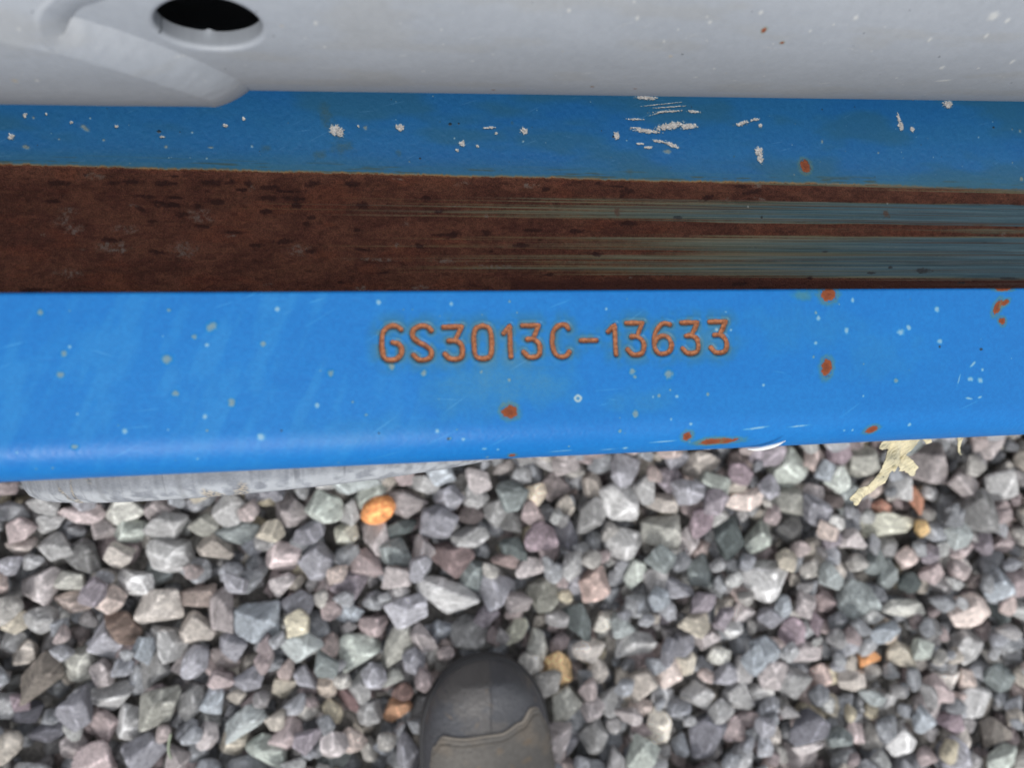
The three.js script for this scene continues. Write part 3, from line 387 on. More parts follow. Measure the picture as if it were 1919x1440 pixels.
{ // web below the bend, then the bottom flange that carries the track
  const g = gridGeo(2, 5, (i, j) => { const x = [-620, 860][i], [z, y] = [[22, 384], [22, 331.5], [17, 331.5], [17, 384], [22, 384]][j]; return [x * MM, y * MM, z * MM]; }, { flip: false });
  part('web', g.toNonIndexed(), plainBlue, lift).geometry.computeVertexNormals();
  const pr = [[22, 331.2], [22, 329], [21, 326.4], [18.5, 325.2], [15, 325], [-300, 325], [-300, 331], [-142, 331]];
  const top = []; for (let z = -142; z <= 16; z += 15.8) top.push([z, 331]); top.push([18, 331.2]);
  const all = [...pr, ...top];
  const t = gridGeo(2, all.length, (i, j) => { const x = [-620, 860][i], [z, y] = all[j]; return [x * MM, y * MM, z * MM, (x + 150) / 500, (z + 142) / 160]; });
  const tn = t.toNonIndexed(); tn.computeVertexNormals();
  part('track_flange', tn, trackMat, lift).userData.label = 'bottom flange with brown rust worn along the roller path through blue paint';
}
// tube frame: (x along the axis, angle from straight up towards the viewer, radius) -> point
const tubeAxis = new THREE.Vector3(Math.cos(TUBE.yaw), 0, -Math.sin(TUBE.yaw)), tubeFront = new THREE.Vector3(Math.sin(TUBE.yaw), 0, Math.cos(TUBE.yaw));
function onTube(x, deg, r) { const a = rad(deg), f = Math.sin(a) * r; return [(tubeAxis.x * x + tubeFront.x * f) * MM, (TUBE.cy + Math.cos(a) * r) * MM, (TUBE.cz + tubeAxis.z * x + tubeFront.z * f) * MM, (x + 160) / 520, (ARC(deg) - ARC(30)) / (ARC(150) - ARC(30))]; }
{
  const R0 = TUBE.R, hx = -45.4, ha = 71.6, rx = 14.6, rs = 9.3, X0 = -72, X1 = -18, A0 = 44, A1 = 98;
  const gs = [];
  const ring = (xs, as, r, flip) => gs.push(gridGeo(xs.length, as.length, (i, j) => onTube(xs[i], as[j], r), { flip }));
  const span = (a, b, n) => Array.from({ length: n + 1 }, (_, i) => a + (b - a) * i / n);
  const hole = X => X;
  ring(span(-600, X0, 8), span(-180, 180, 120), R0, false); ring(span(X1, 860, 8), span(-180, 180, 120), R0, false);
  ring(span(X0, X1, 6), span(-180, A0, 75), R0, false); ring(span(X0, X1, 6), span(A1, 180, 28), R0, false);
  // patch with the hole: from the patch border in to a softly rounded rim and down the wall
  const N = 96, rows = [];
  for (let t = 0; t <= 14; t++) rows.push([t / 14, 0]);
  for (let k = 1; k <= 6; k++) rows.push([1, k]);
  for (let k = 1; k <= 4; k++) rows.push([1, 6 + k]);
  const burr = a => Math.exp(-(((a - rad(97)) / 0.07) ** 2)) * 1.5 + 0.25 * (noise2(a * 3, 1, 5) - 0.5);
  gs.push(gridGeo(N + 1, rows.length, (i, j) => {
    const a = i / N * 2 * Math.PI, c = Math.cos(a), s = Math.sin(a), [t, k] = rows[j], f = 1.6;   // f: rim fillet radius
    const bx = X0 + (X1 - X0) / 2, ba = (A0 + A1) / 2; const m = Math.max(Math.abs(c), Math.abs(s));
    const ox = bx + c / m * (X1 - X0) / 2, oa = ba + s / m * (A1 - A0) / 2;
    const ex = rx + f, es = (rs + f);
    const ix = hx + c * ex, ia = ha + s * es / R0 * 180 / Math.PI;
    if (k === 0) { const q = 1 - (1 - t) ** 1.6; return onTube(mix(ox, ix, q), mix(oa, ia, q), R0); }
    const bend = rad(Math.min(k, 6) * 15), inn = f * Math.sin(bend), down = f * (1 - Math.cos(bend)) + (k > 6 ? (k - 6) * 1.1 : 0), b = k > 6 ? burr(a) * ((k - 6) / 4) ** 3 * 0.8 : 0;
    return onTube(hx + c * (ex - inn - b), ha + s * (es - inn - b) / R0 * 180 / Math.PI, R0 - down);
  }, { flip: true }));
  // bore, and end caps
  ring(span(-600, X0, 2), span(-180, 180, 72), R0 - 6, true); ring(span(X1, 860, 2), span(-180, 180, 72), R0 - 6, true);
  ring(span(X0, X1, 2), span(-180, A0, 44), R0 - 6, true); ring(span(X0, X1, 2), span(A1, 180, 16), R0 - 6, true);
  for (const x of [-600, 860]) gs.push(gridGeo(49, 2, (i, j) => onTube(x, -180 + i * 7.5, j ? R0 : 0.5), { flip: x > 0 }));
  const tube = part('cross_tube', mergeGeometries(gs), greyPaint, lift); tube.userData.label = 'grey painted round steel tube with an oval hole';
  // doubler plate wrapped on the lower left of the tube, fan between the welded edge and its far border
  const path = [...WELD_PATH, [-54.5, 112], [-56, 124], [-57, 140]].map(p => new THREE.Vector3(p[0], p[1], 0));
  const curve = new THREE.CatmullRomCurve3(path, false, 'centripetal'), n = 130, P = curve.getSpacedPoints(n);
  const far = [[-60, 20], [-150, 20], [-330, 22], [-420, 40], [-420, 60], [-420, 80], [-420, 95], [-420, 110], [-420, 122], [-400, 134], [-330, 146], [-240, 152], [-150, 154], [-66, 152]].map(p => new THREE.Vector3(p[0], p[1], 0));
  const Fp = new THREE.CatmullRomCurve3(far, false, 'centripetal').getSpacedPoints(n);
  const PT = 5.5, prof = [];
  prof.push([0, -1], [0, 1.5], [0, 3.6]); for (let k = 1; k <= 5; k++) prof.push([k, 0]); for (let k = 1; k <= 9; k++) prof.push([5 + k, 0]);
  const plate = part('doubler_plate', gridGeo(prof.length, n + 1, (i, j) => {
    const a = P[j], b = Fp[j], dx = b.x - a.x, dy = (b.y - a.y) * 1.22, l = Math.hypot(dx, dy); let q = 0, h = PT; const th = mix(0.3, 1, smooth(0.14, 0.34, j / n));
    if (i < 3) h = prof[i][1]; else if (i < 8) { const t = rad((i - 3) * 22.5); q = 1.9 * (1 - Math.cos(t)) / l; h = PT - 1.9 * (1 - Math.sin(t)); } else q = mix(2 / l, 1, ((i - 7) / 9) ** 1.8);
    return onTube(mix(a.x, b.x, q), mix(a.y, b.y, q), R0 + (h > 0 ? h * th : h) + 0.35 * (fbm(mix(a.x, b.x, q) * 0.05, mix(a.y, b.y, q) * 0.1, 2, 3) - 0.5));
  }), greyPaint, tube);
  plate.geometry.computeVertexNormals();
  // fillet weld along that edge
  const cw = 11, Wn = 260, Q = curve.getSpacedPoints(Wn).slice(0, Math.floor(Wn * 0.9));
  part('weld_bead', gridGeo(cw, Q.length, (i, j) => {
    const a = Q[j], p0 = Q[Math.max(0, j - 2)], p1 = Q[Math.min(Q.length - 1, j + 2)]; let tx = p1.x - p0.x, ty = (p1.y - p0.y) * 1.22; const l = Math.hypot(tx, ty); tx /= l; ty /= l;
    const nx = ty, ny = -tx, t = i / (cw - 1), len = j / Q.length, ripple = 0.03 * Math.sin(j * 0.62 + 1.6 * (t - 0.5) ** 2 * 4 + 2.5 * fbm(j * 0.03, 5, 2, 2)) * Math.sin(Math.PI * t);
    const rough = (fbm(a.x * 0.16 + i * 0.12, a.y * 0.22, 3, 9) - 0.5) * 0.55 * Math.sin(Math.PI * t);
    const wid = (10.2 + 1.2 * (fbm(j * 0.03, 2, 3, 4) - 0.5) * 2) * smooth(1.02, 0.84, len) * mix(0.4, 1, smooth(0.16, 0.46, len)) + 1.2, off = wid * (1 - t) - 2.2 * t;   // tube side -> plate side
    const h = mix(-0.5, PT + 0.5, Math.pow(t, 0.85)) * mix(0.3, 1, smooth(0.14, 0.36, len)) + 0.7 * Math.sin(Math.PI * t) + ripple + rough - (t > 0.98 ? 0.9 : 0);
    return onTube(a.x + nx * off, a.y + ny * off / 1.22, R0 + h);
  }), greyPaint, tube);
}
for (let k = 0; k < 5; k++) {                                      // unseen scissor stack, added to keep sky light off the track: rounded rectangular arms
  const s = new THREE.Shape(), w = 0.05, h = 0.1, r = 0.012, y0 = 0.34 + k * 0.112, z0 = -0.325 - (k % 2) * 0.012;
  s.moveTo(r, 0); s.lineTo(w - r, 0); s.quadraticCurveTo(w, 0, w, r); s.lineTo(w, h - r); s.quadraticCurveTo(w, h, w - r, h); s.lineTo(r, h); s.quadraticCurveTo(0, h, 0, h - r); s.lineTo(0, r); s.quadraticCurveTo(0, 0, r, 0);
  const g = new THREE.ExtrudeGeometry(s, { depth: 1.9, bevelEnabled: false, curveSegments: 6 }); g.rotateY(Math.PI / 2); g.translate(-0.85, y0, z0 + w);
  part('unseen_scissor_arm', g, new THREE.MeshStandardMaterial({ color: srgb(158, 163, 169), roughness: 0.5 }), lift);
}
{ // wheel: solid grey tyre standing just proud of the web
  const wheel = new THREE.Group(); wheel.name = 'wheel'; lift.add(wheel); wheel.position.set(-0.044, 0.149, 0.0398); wheel.rotation.y = rad(3);
  const TT = new Paint(1024, 512, 0, 0, 974, 160), R = rng(3);
  TT.each((x, s, k) => { const n = fbm(x * 0.03, s * 0.06, 4, 1), f = fbm(x * 0.3, s * 0.3, 3, 2), g = (hash(k, 1) - 0.5) * 12 + (f - 0.5) * 26; TT.set(k, [mix(128, 152, n) + g, mix(132, 156, n) + g, mix(139, 163, n) + g]); TT.z[k] = f; TT.r[k] = 0.8; const e = smooth(3.2, 1, Math.abs(s - 49.5)) * smooth(0.3, 0.55, fbm(x * 0.2, s * 0.5, 3, 8)); TT.mix(k, [196, 200, 204], 0.6 * e); const cr = Math.abs(((x / 974 * 46) % 1) - 0.5); TT.mix(k, [112, 114, 118], 0.35 * smooth(0.12, 0.02, cr) * smooth(0.35, 0.6, fbm(x * 0.08, s * 0.1, 2, 3))); });
  for (let i = 0; i < 120; i++) TT.blob(R() * 974, R() * 120, 2 + R() * 7, 0.5 + R() * 2.4, R() * 180, (k, d) => TT.mix(k, R() < 0.5 ? [176, 158, 132] : [84, 86, 90], 0.6 * smooth(1.1, 0.4, d)), 0.2, 0.5, 0.3);
  const prof = [[52, -6], [60, 0], [112, 1], [128, 0.5], [143, 0], [148, -0.8], [151.5, -3.2], [153.6, -7], [154.6, -12], [155, -20], [155, -50], [155, -80], [154.6, -88], [153, -94], [148, -99], [130, -100], [60, -99], [52, -94]];
  const cum = [0]; for (let i = 1; i < prof.length; i++) cum.push(cum[i - 1] + Math.hypot(prof[i][0] - prof[i - 1][0], prof[i][1] - prof[i - 1][1]));
  const n = 1440;
  const rib = a => { let v = 0; for (let k = 0; k < 46; k++) { const c = (k + 0.5 * (hash(k, 9) - 0.5)) / 46 * 2 * Math.PI, d = Math.abs(a - c) * 155; if (d < 5) v += (hash(k, 4) < 0.4 ? 0.8 : -1.5) * smooth(2.4, 1.1, d); } return v; };
  const scuff = (a, z) => { let v = 0; for (let k = 0; k < 26; k++) { const c = rad(52 + hash(k, 12) * 90), zz = -4 - 20 * hash(k, 13); const d = Math.hypot((a - c) * 155, (z - zz) * 1.6); if (d < 7) v += (hash(k, 14) - 0.35) * 2.2 * smooth(6, 1, d) * Math.cos(d * 1.1); } return v; };
  part('tyre', gridGeo(n + 1, prof.length, (i, j) => {
    const a = i / n * 2 * Math.PI, [r0, z] = prof[j], on = smooth(146, 153, r0), r = r0 + on * (rib(a) * smooth(-3, -7, z) + scuff(a, z) * 1.5) + 0.4 * (fbm(a * 20, z * 0.05, 2, 5) - 0.5);
    return [Math.cos(a) * r * MM, Math.sin(a) * r * MM, z * MM, i / n, cum[j] / 330];
  }), TT.material(0.0008), wheel);
  const rim = new THREE.LatheGeometry([[0.02, -0.006], [0.05, -0.01], [0.0505, -0.02], [0.058, -0.012], [0.0595, -0.004], [0.0595, -0.09], [0.02, -0.09]].map(p => new THREE.Vector2(p[0], p[1])), 64); rim.rotateX(Math.PI / 2); rim.scale(1, 1, 1);
  part('rim', rim, new THREE.MeshStandardMaterial({ color: srgb(150, 152, 154), roughness: 0.55, metalness: 0.2 }), wheel);
  const hub = new THREE.CylinderGeometry(0.0205, 0.0205, 0.11, 32); hub.rotateX(Math.PI / 2); hub.translate(0, 0, -0.048);
  part('hub', hub, new THREE.MeshStandardMaterial({ color: srgb(70, 72, 74), roughness: 0.6 }), wheel);
}

// ------------------------------------------------------------------ gravel: dropped stone by stone on a height map
const ground = new THREE.Group(); ground.name = 'gravel_ground'; ground.userData = { kind: 'structure', label: 'bed of loose grey and pink crushed stone' }; scene.add(ground);
const VARIANTS = [];
function stoneVariant(seed, detail, planes) {
  const R = rng(seed), g0 = new THREE.IcosahedronGeometry(1, detail); g0.deleteAttribute('normal'); g0.deleteAttribute('uv'); const g = mergeVertices(g0, 1e-4), P = g.attributes.position, v = new THREE.Vector3();
  const pl = []; const want = planes;
  for (let k = 0; k < want; k++) { const y = 1 - 2 * (k + 0.5) / want, a = k * 2.39996 + R() * 1.1, s = Math.sqrt(1 - y * y); const nrm = new THREE.Vector3(Math.cos(a) * s, y, Math.sin(a) * s).add(new THREE.Vector3(R() - 0.5, R() - 0.5, R() - 0.5).multiplyScalar(0.75)).normalize(); pl.push([nrm, planes > 50 ? 1 : 0.72 + R() * 0.36]); }
  const col = new Float32Array(P.count * 3), sharp = 10 + R() * 14, ox = R() * 50, pos = [];
  for (let i = 0; i < P.count; i++) {
    v.fromBufferAttribute(P, i).normalize(); let sum = 0, m1 = 9, m2 = 9;
    for (const [nn, d] of pl) { const c = v.dot(nn); if (c <= 0.05) continue; const t = d / c; sum += Math.exp(-sharp * t); if (t < m1) { m2 = m1; m1 = t; } else if (t < m2) m2 = t; }
    let r = planes > 50 ? 1 : -Math.log(sum) / sharp; r *= 1 + 0.05 * (fbm(v.x * 2.6 + ox, v.y * 2.6 + v.z * 1.9, 3, seed) - 0.5) * 2;
    pos.push(v.clone().multiplyScalar(r));
    const edge = smooth(0.13, 0.0, m2 - m1), pat = fbm(v.x * 2 + ox, v.z * 2 + v.y * 3, 3, seed + 3), w = 0.68 + 0.26 * pat + 0.8 * edge * smooth(0.35, 0.6, fbm(v.x * 4, v.y * 4 + v.z * 3, 2, seed + 9));   // chipped, dusty arrises, with bright lit rims painted into the colour
    col[i * 3] = w; col[i * 3 + 1] = w * 0.995; col[i * 3 + 2] = w * 0.985;
  }
  const box = new THREE.Box3().setFromPoints(pos), c = box.getCenter(new THREE.Vector3()), s = box.getSize(new THREE.Vector3());
  const uv = new Float32Array(P.count * 2);
  pos.forEach((q, i) => { P.setXYZ(i, (q.x - c.x) * 2 / s.x, (q.y - c.y) * 2 / s.y, (q.z - c.z) * 2 / s.z); uv[i * 2] = q.x * 0.32 + q.y * 0.24 + ox; uv[i * 2 + 1] = q.z * 0.32 - q.y * 0.2 + ox * 0.7; });
  g.setAttribute('color', new THREE.BufferAttribute(col, 3)); g.setAttribute('uv', new THREE.BufferAttribute(uv, 2)); g.computeVertexNormals(); return g;
}
for (let k = 0; k < 44; k++) VARIANTS.push([stoneVariant(100 + k, 8, 9 + (k % 4) * 2), stoneVariant(100 + k, 3, 9 + (k % 4) * 2)]);
const pebble = [0, 1].map(q => { const g = stoneVariant(990, q ? 3 : 8, 60); return g; }); VARIANTS.push(pebble);
const speckle = new Paint(512, 512, 0, 0, 60, 60);
speckle.each((x, y, k) => { const n = fbm(x * 0.25, y * 0.25, 4, 2), f = fbm(x * 1.6, y * 1.6, 3, 5), s = hash(k, 7), q = 205 + (n - 0.5) * 80 + (f - 0.5) * 130 + (s - 0.5) * 44 - (s < 0.02 ? 60 : 0); speckle.set(k, [q, q, q]); speckle.z[k] = f * 0.7 + n * 0.3; });
const spC = speckle.tex('c'), spZ = speckle.tex('z'); for (const t of [spC, spZ]) { t.wrapS = t.wrapT = THREE.RepeatWrapping; t.repeat.set(0.9, 0.9); }
const stoneMats = new Map();
const GAIN = 3.35;
function stoneMat(hex) {
  const c = new THREE.Color(hex), q = [c.r, c.g, c.b].map(x => Math.round(Math.sqrt(x) * 44) / 44), key = q.join(); if (!stoneMats.has(key)) stoneMats.set(key, new THREE.MeshStandardMaterial({ color: new THREE.Color(q[0] ** 2 * GAIN, q[1] ** 2 * GAIN, q[2] ** 2 * GAIN * 1.01), map: spC, bumpMap: spZ, bumpScale: 0.0012, roughness: 0.88, vertexColors: true }));
  return stoneMats.get(key);
}
const HM = { x0: -0.5, z0: -0.12, cell: 0.0025, nx: 544, nz: 256 }; HM.h = new Float32Array(HM.nx * HM.nz).fill(-0.05); HM.own = new Int32Array(HM.nx * HM.nz).fill(-1);
const stones = [], gr = rng(4242);
function footprint(s, f) {
  const c = Math.cos(s.rot), n = Math.sin(s.rot), m = Math.max(s.a, s.b) * 0.95, i0 = Math.max(0, Math.floor((s.x - m - HM.x0) / HM.cell)), i1 = Math.min(HM.nx - 1, Math.ceil((s.x + m - HM.x0) / HM.cell)), j0 = Math.max(0, Math.floor((s.z - m - HM.z0) / HM.cell)), j1 = Math.min(HM.nz - 1, Math.ceil((s.z + m - HM.z0) / HM.cell));
  for (let j = j0; j <= j1; j++) for (let i = i0; i <= i1; i++) { const x = HM.x0 + (i + 0.5) * HM.cell - s.x, z = HM.z0 + (j + 0.5) * HM.cell - s.z, u = (x * c - z * n) / (s.a * 0.94), v = (x * n + z * c) / (s.b * 0.94), d = u * u + v * v; if (d < 1) f(j * HM.nx + i, s.h * Math.pow(1 - d * d, 0.5)); }
}
function rest(s, pct) { const l = []; footprint(s, (k, t) => l.push(HM.h[k] + t)); if (!l.length) return 0; l.sort((a, b) => a - b); return l[Math.min(l.length - 1, Math.floor(l.length * pct))]; }
function settle(s, id) { footprint(s, (k, t) => { const y = s.y + t; if (y > HM.h[k]) { HM.h[k] = y; HM.own[k] = id; } }); }
function add(s, pct, maxTop) { s.y = rest(s, pct); if (maxTop !== undefined) s.y = Math.min(s.y, maxTop - s.h); s.id = stones.length; stones.push(s); settle(s, s.id); }
const PALETTE = ['#8c8f91', '#96928f', '#a3a49f', '#80838a', '#6b6f73', '#54585c', '#45494d', '#8a8c90', '#9b9c9c', '#a08d87', '#8d7672', '#705653', '#a59a88', '#b0aba0', '#858a90', '#6a6763', '#b39c92', '#8f8a80', '#5e5652', '#999ba0'];
const pick = () => { const q = gr(); return new THREE.Color(q < 0.03 ? '#bdb08c' : PALETTE[Math.floor(gr() * PALETTE.length)]).lerp(new THREE.Color(0.25, 0.255, 0.27), 0.5); };
function randomStone(x, z, size) { const e = 0.62 + gr() * 0.38; return { x, z, a: size / 2, b: size / 2 * e, h: size / 2 * (0.56 + gr() * 0.3), rot: gr() * Math.PI, color: pick(), v: Math.floor(gr() * 44), tilt: [(gr() - 0.5) * 0.7, (gr() - 0.5) * 0.7] }; }
const inBoot = (x, z, m) => { const dz = z - 0.221; return dz > -m && Math.abs(x - 0.085) < 0.059 + m && !(dz < 0.03 && Math.abs(x - 0.083) > 0.03 + m + dz * 0.8); };
const W0 = HM.x0 + 0.01, W1 = HM.x0 + HM.nx * HM.cell - 0.01, Z0 = HM.z0 + 0.01, Z1 = HM.z0 + HM.nz * HM.cell - 0.01;
for (let k = 0; k < 2600; k++) {                                  // the bed underneath
  let best, by = 9; for (let c = 0; c < 6; c++) { const s = randomStone(mix(W0, W1, gr()), mix(Z0, Z1, gr()), 0.016 + gr() * 0.02); const y = rest(s, 0.5); if (y < by) { by = y; best = s; } }
  add(best, 0.75, -0.014);
}
const marked = new Uint8Array(HM.nx * HM.nz);
for (const [x, z, w, d, rot, ...rgb] of STONES) {                  // stones one can recognise
  const a = w * 0.55 * MM, b = d * 0.55 * MM, s = { x: x * MM, z: z * MM, a, b, h: Math.min(a, b) * (0.74 + gr() * 0.2), rot: rad(-rot), color: srgb(...rgb), v: rgb[0] - rgb[2] > 98 ? 44 : Math.floor(gr() * 44), tilt: [(gr() - 0.5) * 0.5, (gr() - 0.5) * 0.5] };
  if (inBoot(s.x, s.z, 0.004)) continue;
  s.y = clamp(rest(s, 0.75), -0.02, 0.002); if (s.v === 44) s.y += 0.007; s.id = stones.length; stones.push(s); settle(s, s.id); footprint(s, k => { marked[k] = s.v === 44 ? 6 : 1; });
}
for (let pass = 0; pass < 2; pass++) for (let k = 0; k < (pass ? 1200 : 1400); k++) {   // stones between them, into the lowest places
  let best, by = 9;
  for (let c = 0; c < 10; c++) {
    const s = randomStone(mix(W0, W1, gr()), mix(Z0, Z1, gr()), pass ? 0.013 + gr() * 0.014 : 0.023 + gr() * gr() * 0.028); let hit = 0, all = 0; footprint(s, q => { all++; hit += marked[q]; });
    if (hit > all * 0.18 || inBoot(s.x, s.z, -0.004)) continue; const y = rest(s, 0.6); if (y < by) { by = y; best = s; }
  }
  if (best && by < 0.012) add(best, 0.86, 0.016);
}
// how large each one shows
const shown = new Float32Array(stones.length), eye = new THREE.Vector3(), inv = camera.matrixWorld.clone().invert(), tanV = Math.tan(rad(27.25)), tanH = tanV * 1024 / 769;
for (let j = 0; j < HM.nz; j++) for (let i = 0; i < HM.nx; i++) {
  const k = j * HM.nx + i; if (HM.own[k] < 0) continue; const x = HM.x0 + (i + 0.5) * HM.cell, z = HM.z0 + (j + 0.5) * HM.cell; eye.set(x, HM.h[k], z).applyMatrix4(inv);
  if (eye.z >= 0 || Math.abs(eye.x) > -eye.z * tanH || Math.abs(eye.y) > -eye.z * tanV) continue;
  const t = (0.65 - 0.39) / (0.65 - HM.h[k]); if (z * t < 0.0215) continue; if (inBoot(x, z, 0)) continue;
  shown[HM.own[k]] += 1 / (eye.z * eye.z);
}
const order = stones.map((_, i) => i).filter(i => shown[i] > 0).sort((a, b) => shown[b] - shown[a]);
const singles = new Set(order.slice(0, 300)), dummy = new THREE.Object3D();
function pose(o, s) { o.position.set(s.x, s.y, s.z); o.rotation.set(s.tilt[0], s.rot, s.tilt[1], 'YXZ'); o.scale.set(s.a, s.h, s.b); o.updateMatrix(); }
const rest_ = [];
for (const s of stones) {
  if (singles.has(s.id)) { const m = part(numbered('stone'), VARIANTS[s.v][0], stoneMat(s.color), ground); pose(m, s); continue; }
  pose(dummy, s); const g = VARIANTS[s.v][1].clone().applyMatrix4(dummy.matrix), c = new THREE.Color(s.color), C = g.attributes.color; for (let i = 0; i < C.count; i++) C.setXYZ(i, C.getX(i) * c.r * GAIN, C.getY(i) * c.g * GAIN, C.getZ(i) * c.b * GAIN * 1.01); rest_.push(g);
}
const mixedStone = new THREE.MeshStandardMaterial({ color: 0xffffff, map: spC, bumpMap: spZ, bumpScale: 0.0012, roughness: 0.88, vertexColors: true });
part('small_gravel', mergeGeometries(rest_), mixedStone, ground).userData.kind = 'stuff';
{ // the yard around: the same stone as one loose mass, on a bed that runs to the horizon
  const pts = []; for (let k = 0; k < 16000; k++) { const x = -1.9 + gr() * 4.2, z = -1.9 + gr() * 4.1; if (x > W0 && x < W1 && z > Z0 && z < Z1) continue; pts.push([x, z]); }
  const im = shade(new THREE.InstancedMesh(VARIANTS[3][1], mixedStone, pts.length)); im.name = 'far_gravel'; im.userData.kind = 'stuff'; ground.add(im);
  const c = new THREE.Color(); pts.forEach(([x, z], i) => { const s = randomStone(x, z, 0.022 + gr() * 0.03); s.y = -0.03 + gr() * 0.026; s.tilt = [gr() * 6, gr() * 6]; pose(dummy, s); im.setMatrixAt(i, dummy.matrix); im.setColorAt(i, c.set(s.color).multiplyScalar(GAIN)); });
  const bed = new THREE.PlaneGeometry(160, 160, 1, 1); bed.rotateX(-Math.PI / 2); const uv = bed.attributes.uv; for (let i = 0; i < uv.count; i++) uv.setXY(i, uv.getX(i) * 900, uv.getY(i) * 900);
  const b = part('bed', bed, new THREE.MeshStandardMaterial({ color: new THREE.Color(0.38, 0.36, 0.34), map: spC, roughness: 1 }), ground); b.position.y = -0.045;
}

// ------------------------------------------------------------------ work boot
{
  const boot = new THREE.Group(); boot.name = 'work_boot'; boot.scale.set(1.05, 1, 1); boot.position.set(0.0855, 0.002, 0.222);
  boot.userData = { label: 'dusty dark grey leather work boot with rounded toe standing on the gravel', category: 'boot' }; scene.add(boot);
  const L = 295;
  const half = d => d <= 0 ? 0 : d < 75 ? 51 * Math.pow(clamp(1 - (1 - d / 75) ** 2.5), 0.5) : d < 110 ? mix(51, 53, smooth(75, 110, d)) : d < 200 ? mix(53, 38, smooth(110, 200, d)) : d < 262 ? 38 : 38 * Math.sqrt(clamp(1 - ((d - 262) / 33) ** 2));
  const topH = d => d < 26 ? mix(30, 50, Math.sqrt(clamp(1 - (1 - d / 26) ** 2))) : d < 75 ? mix(50, 58, smooth(26, 75, d)) : d < 175 ? mix(58, 108, smooth(70, 180, d)) : 108;
  const leatherP = new Paint(1024, 1024, 0, 0, 300, 300), capP = new Paint(512, 512, 0, 0, 150, 150), R = rng(8);
  leatherP.each((x, y, k) => { const n = fbm(x * 0.02, y * 0.02, 4, 1), f = fbm(x * 0.5, y * 0.5, 3, 2), m = fbm(x * 0.06, y * 0.06, 4, 9), g = (hash(k, 1) - 0.5) * 8 + (f - 0.5) * 14; const c = [mix(92, 112, n), mix(90, 107, n), mix(87, 101, n)], a = smooth(0.5, 0.68, m) * 0.5; leatherP.set(k, [mix(c[0], 128, a) + g, mix(c[1], 116, a) + g, mix(c[2], 102, a) + g]); leatherP.z[k] = f; leatherP.r[k] = 0.72; });
  capP.each((x, y, k) => { const n = fbm(x * 0.03, y * 0.03, 4, 1), f = fbm(x * 0.5, y * 0.5, 3, 2), m = fbm(x * 0.07, y * 0.07, 4, 19), g = (hash(k, 1) - 0.5) * 7 + (f - 0.5) * 12; const a = smooth(0.52, 0.72, m) * 0.5; capP.set(k, [mix(mix(66, 86, n), 106, a) + g, mix(mix(67, 87, n), 100, a) + g, mix(mix(71, 92, n), 94, a) + g]); capP.z[k] = f; capP.r[k] = 0.5; });
  for (let i = 0; i < 30; i++) { for (const p of [capP, leatherP]) p.blob(R() * 140, R() * 140, 1 + R() * 5, 0.8 + R() * 3, R() * 180, (k, d) => p.mix(k, [142, 116, 88], 0.35 * smooth(1.1, 0.2, d)), 0.2, 0.5, 0.3); for (let q = 0; q < 2; q++) capP.blob(R() * 140, R() * 140, 4 + R() * 9, 0.2, R() * 180, (k, d) => capP.mix(k, [132, 126, 120], 0.4 * smooth(1, 0.3, d)), 0, 0.1, 0.2); }
  const leather = leatherP.material(0.0006), cap = capP.material(0.0006), sole = new THREE.MeshStandardMaterial({ color: srgb(62, 62, 64), roughness: 0.85 });
  const surf = (d, a, off) => {                                    // a: 0 one side of the welt .. pi other side
    const w = half(d) + off * (d < 4 ? d / 4 : 1), h = topH(d) + off, c = Math.cos(a), s = Math.sin(a), base = 14;
    const f = smooth(-2, 9, d), x = -Math.sign(c) * Math.pow(Math.abs(c), 0.72) * w, y = base + Math.pow(s, 0.74) * (h - base) * Math.sqrt(clamp(d / 10 + 0.0));
    return [x, y];
  };
  const ds = []; for (let k = 0; k <= 30; k++) ds.push(0.02 + 79.98 * (k / 30) ** 2.2); for (let k = 1; k <= 26; k++) ds.push(80 + k * 8.3);
  const body = (d0, d1, mat, name, off) => { const q = ds.filter(d => d >= d0 && d <= d1); const n = 64; part(name, gridGeo(n + 1, q.length, (i, j) => { const [x, y] = surf(q[j], Math.PI * i / n, off); return [x * MM, y * MM, q[j] * MM , (x + 75) / 150, q[j] / 150]; }, { flip: true }), mat, boot); };
  body(0, 200, cap, 'toe_cap', 0);
  // vamp: a second layer of leather whose front edge dips in the middle and runs back along both sides
  const edgeD = a => { const u = (a / Math.PI - 0.5) * 2, keys = [[-0.86, 150], [-0.7, 92], [-0.58, 56], [-0.44, 47], [-0.2, 48], [0.02, 47], [0.22, 41], [0.42, 33], [0.52, 34], [0.62, 46], [0.72, 72], [0.86, 130]]; for (let k = 1; k < keys.length; k++) if (u <= keys[k][0]) return mix(keys[k - 1][1], keys[k][1], smooth(keys[k - 1][0], keys[k][0], u)); return 130; };
  const rowsV = []; for (let k = 0; k <= 44; k++) rowsV.push(k);
  part('vamp', gridGeo(97, rowsV.length, (i, j) => {
    const a = Math.PI * (0.07 + 0.86 * i / 96), e = edgeD(a); let d, off;
    if (j < 8) { d = e + j * 0.35; off = -0.4 + 2.6 * Math.sqrt(clamp(1 - (1 - j / 7) ** 2)); } else { d = mix(e + 2.8, 205, ((j - 7) / 37) ** 1.2); off = 2.2; }
    const side = smooth(0, 0.05, Math.min(i, 96 - i) / 96); off = mix(-0.4, off, side);
    off += 1.0 * (fbm(d * 0.03, a * 3, 3, 5) - 0.5) - 0.5 * smooth(1.4, 0.4, Math.abs(d - e - 5.5)) * 0.8;
    const [x, y] = surf(d, a, off); return [x * MM, y * MM, d * MM, (x + 75) / 300, d / 300];
  }, { flip: true }), leather, boot);
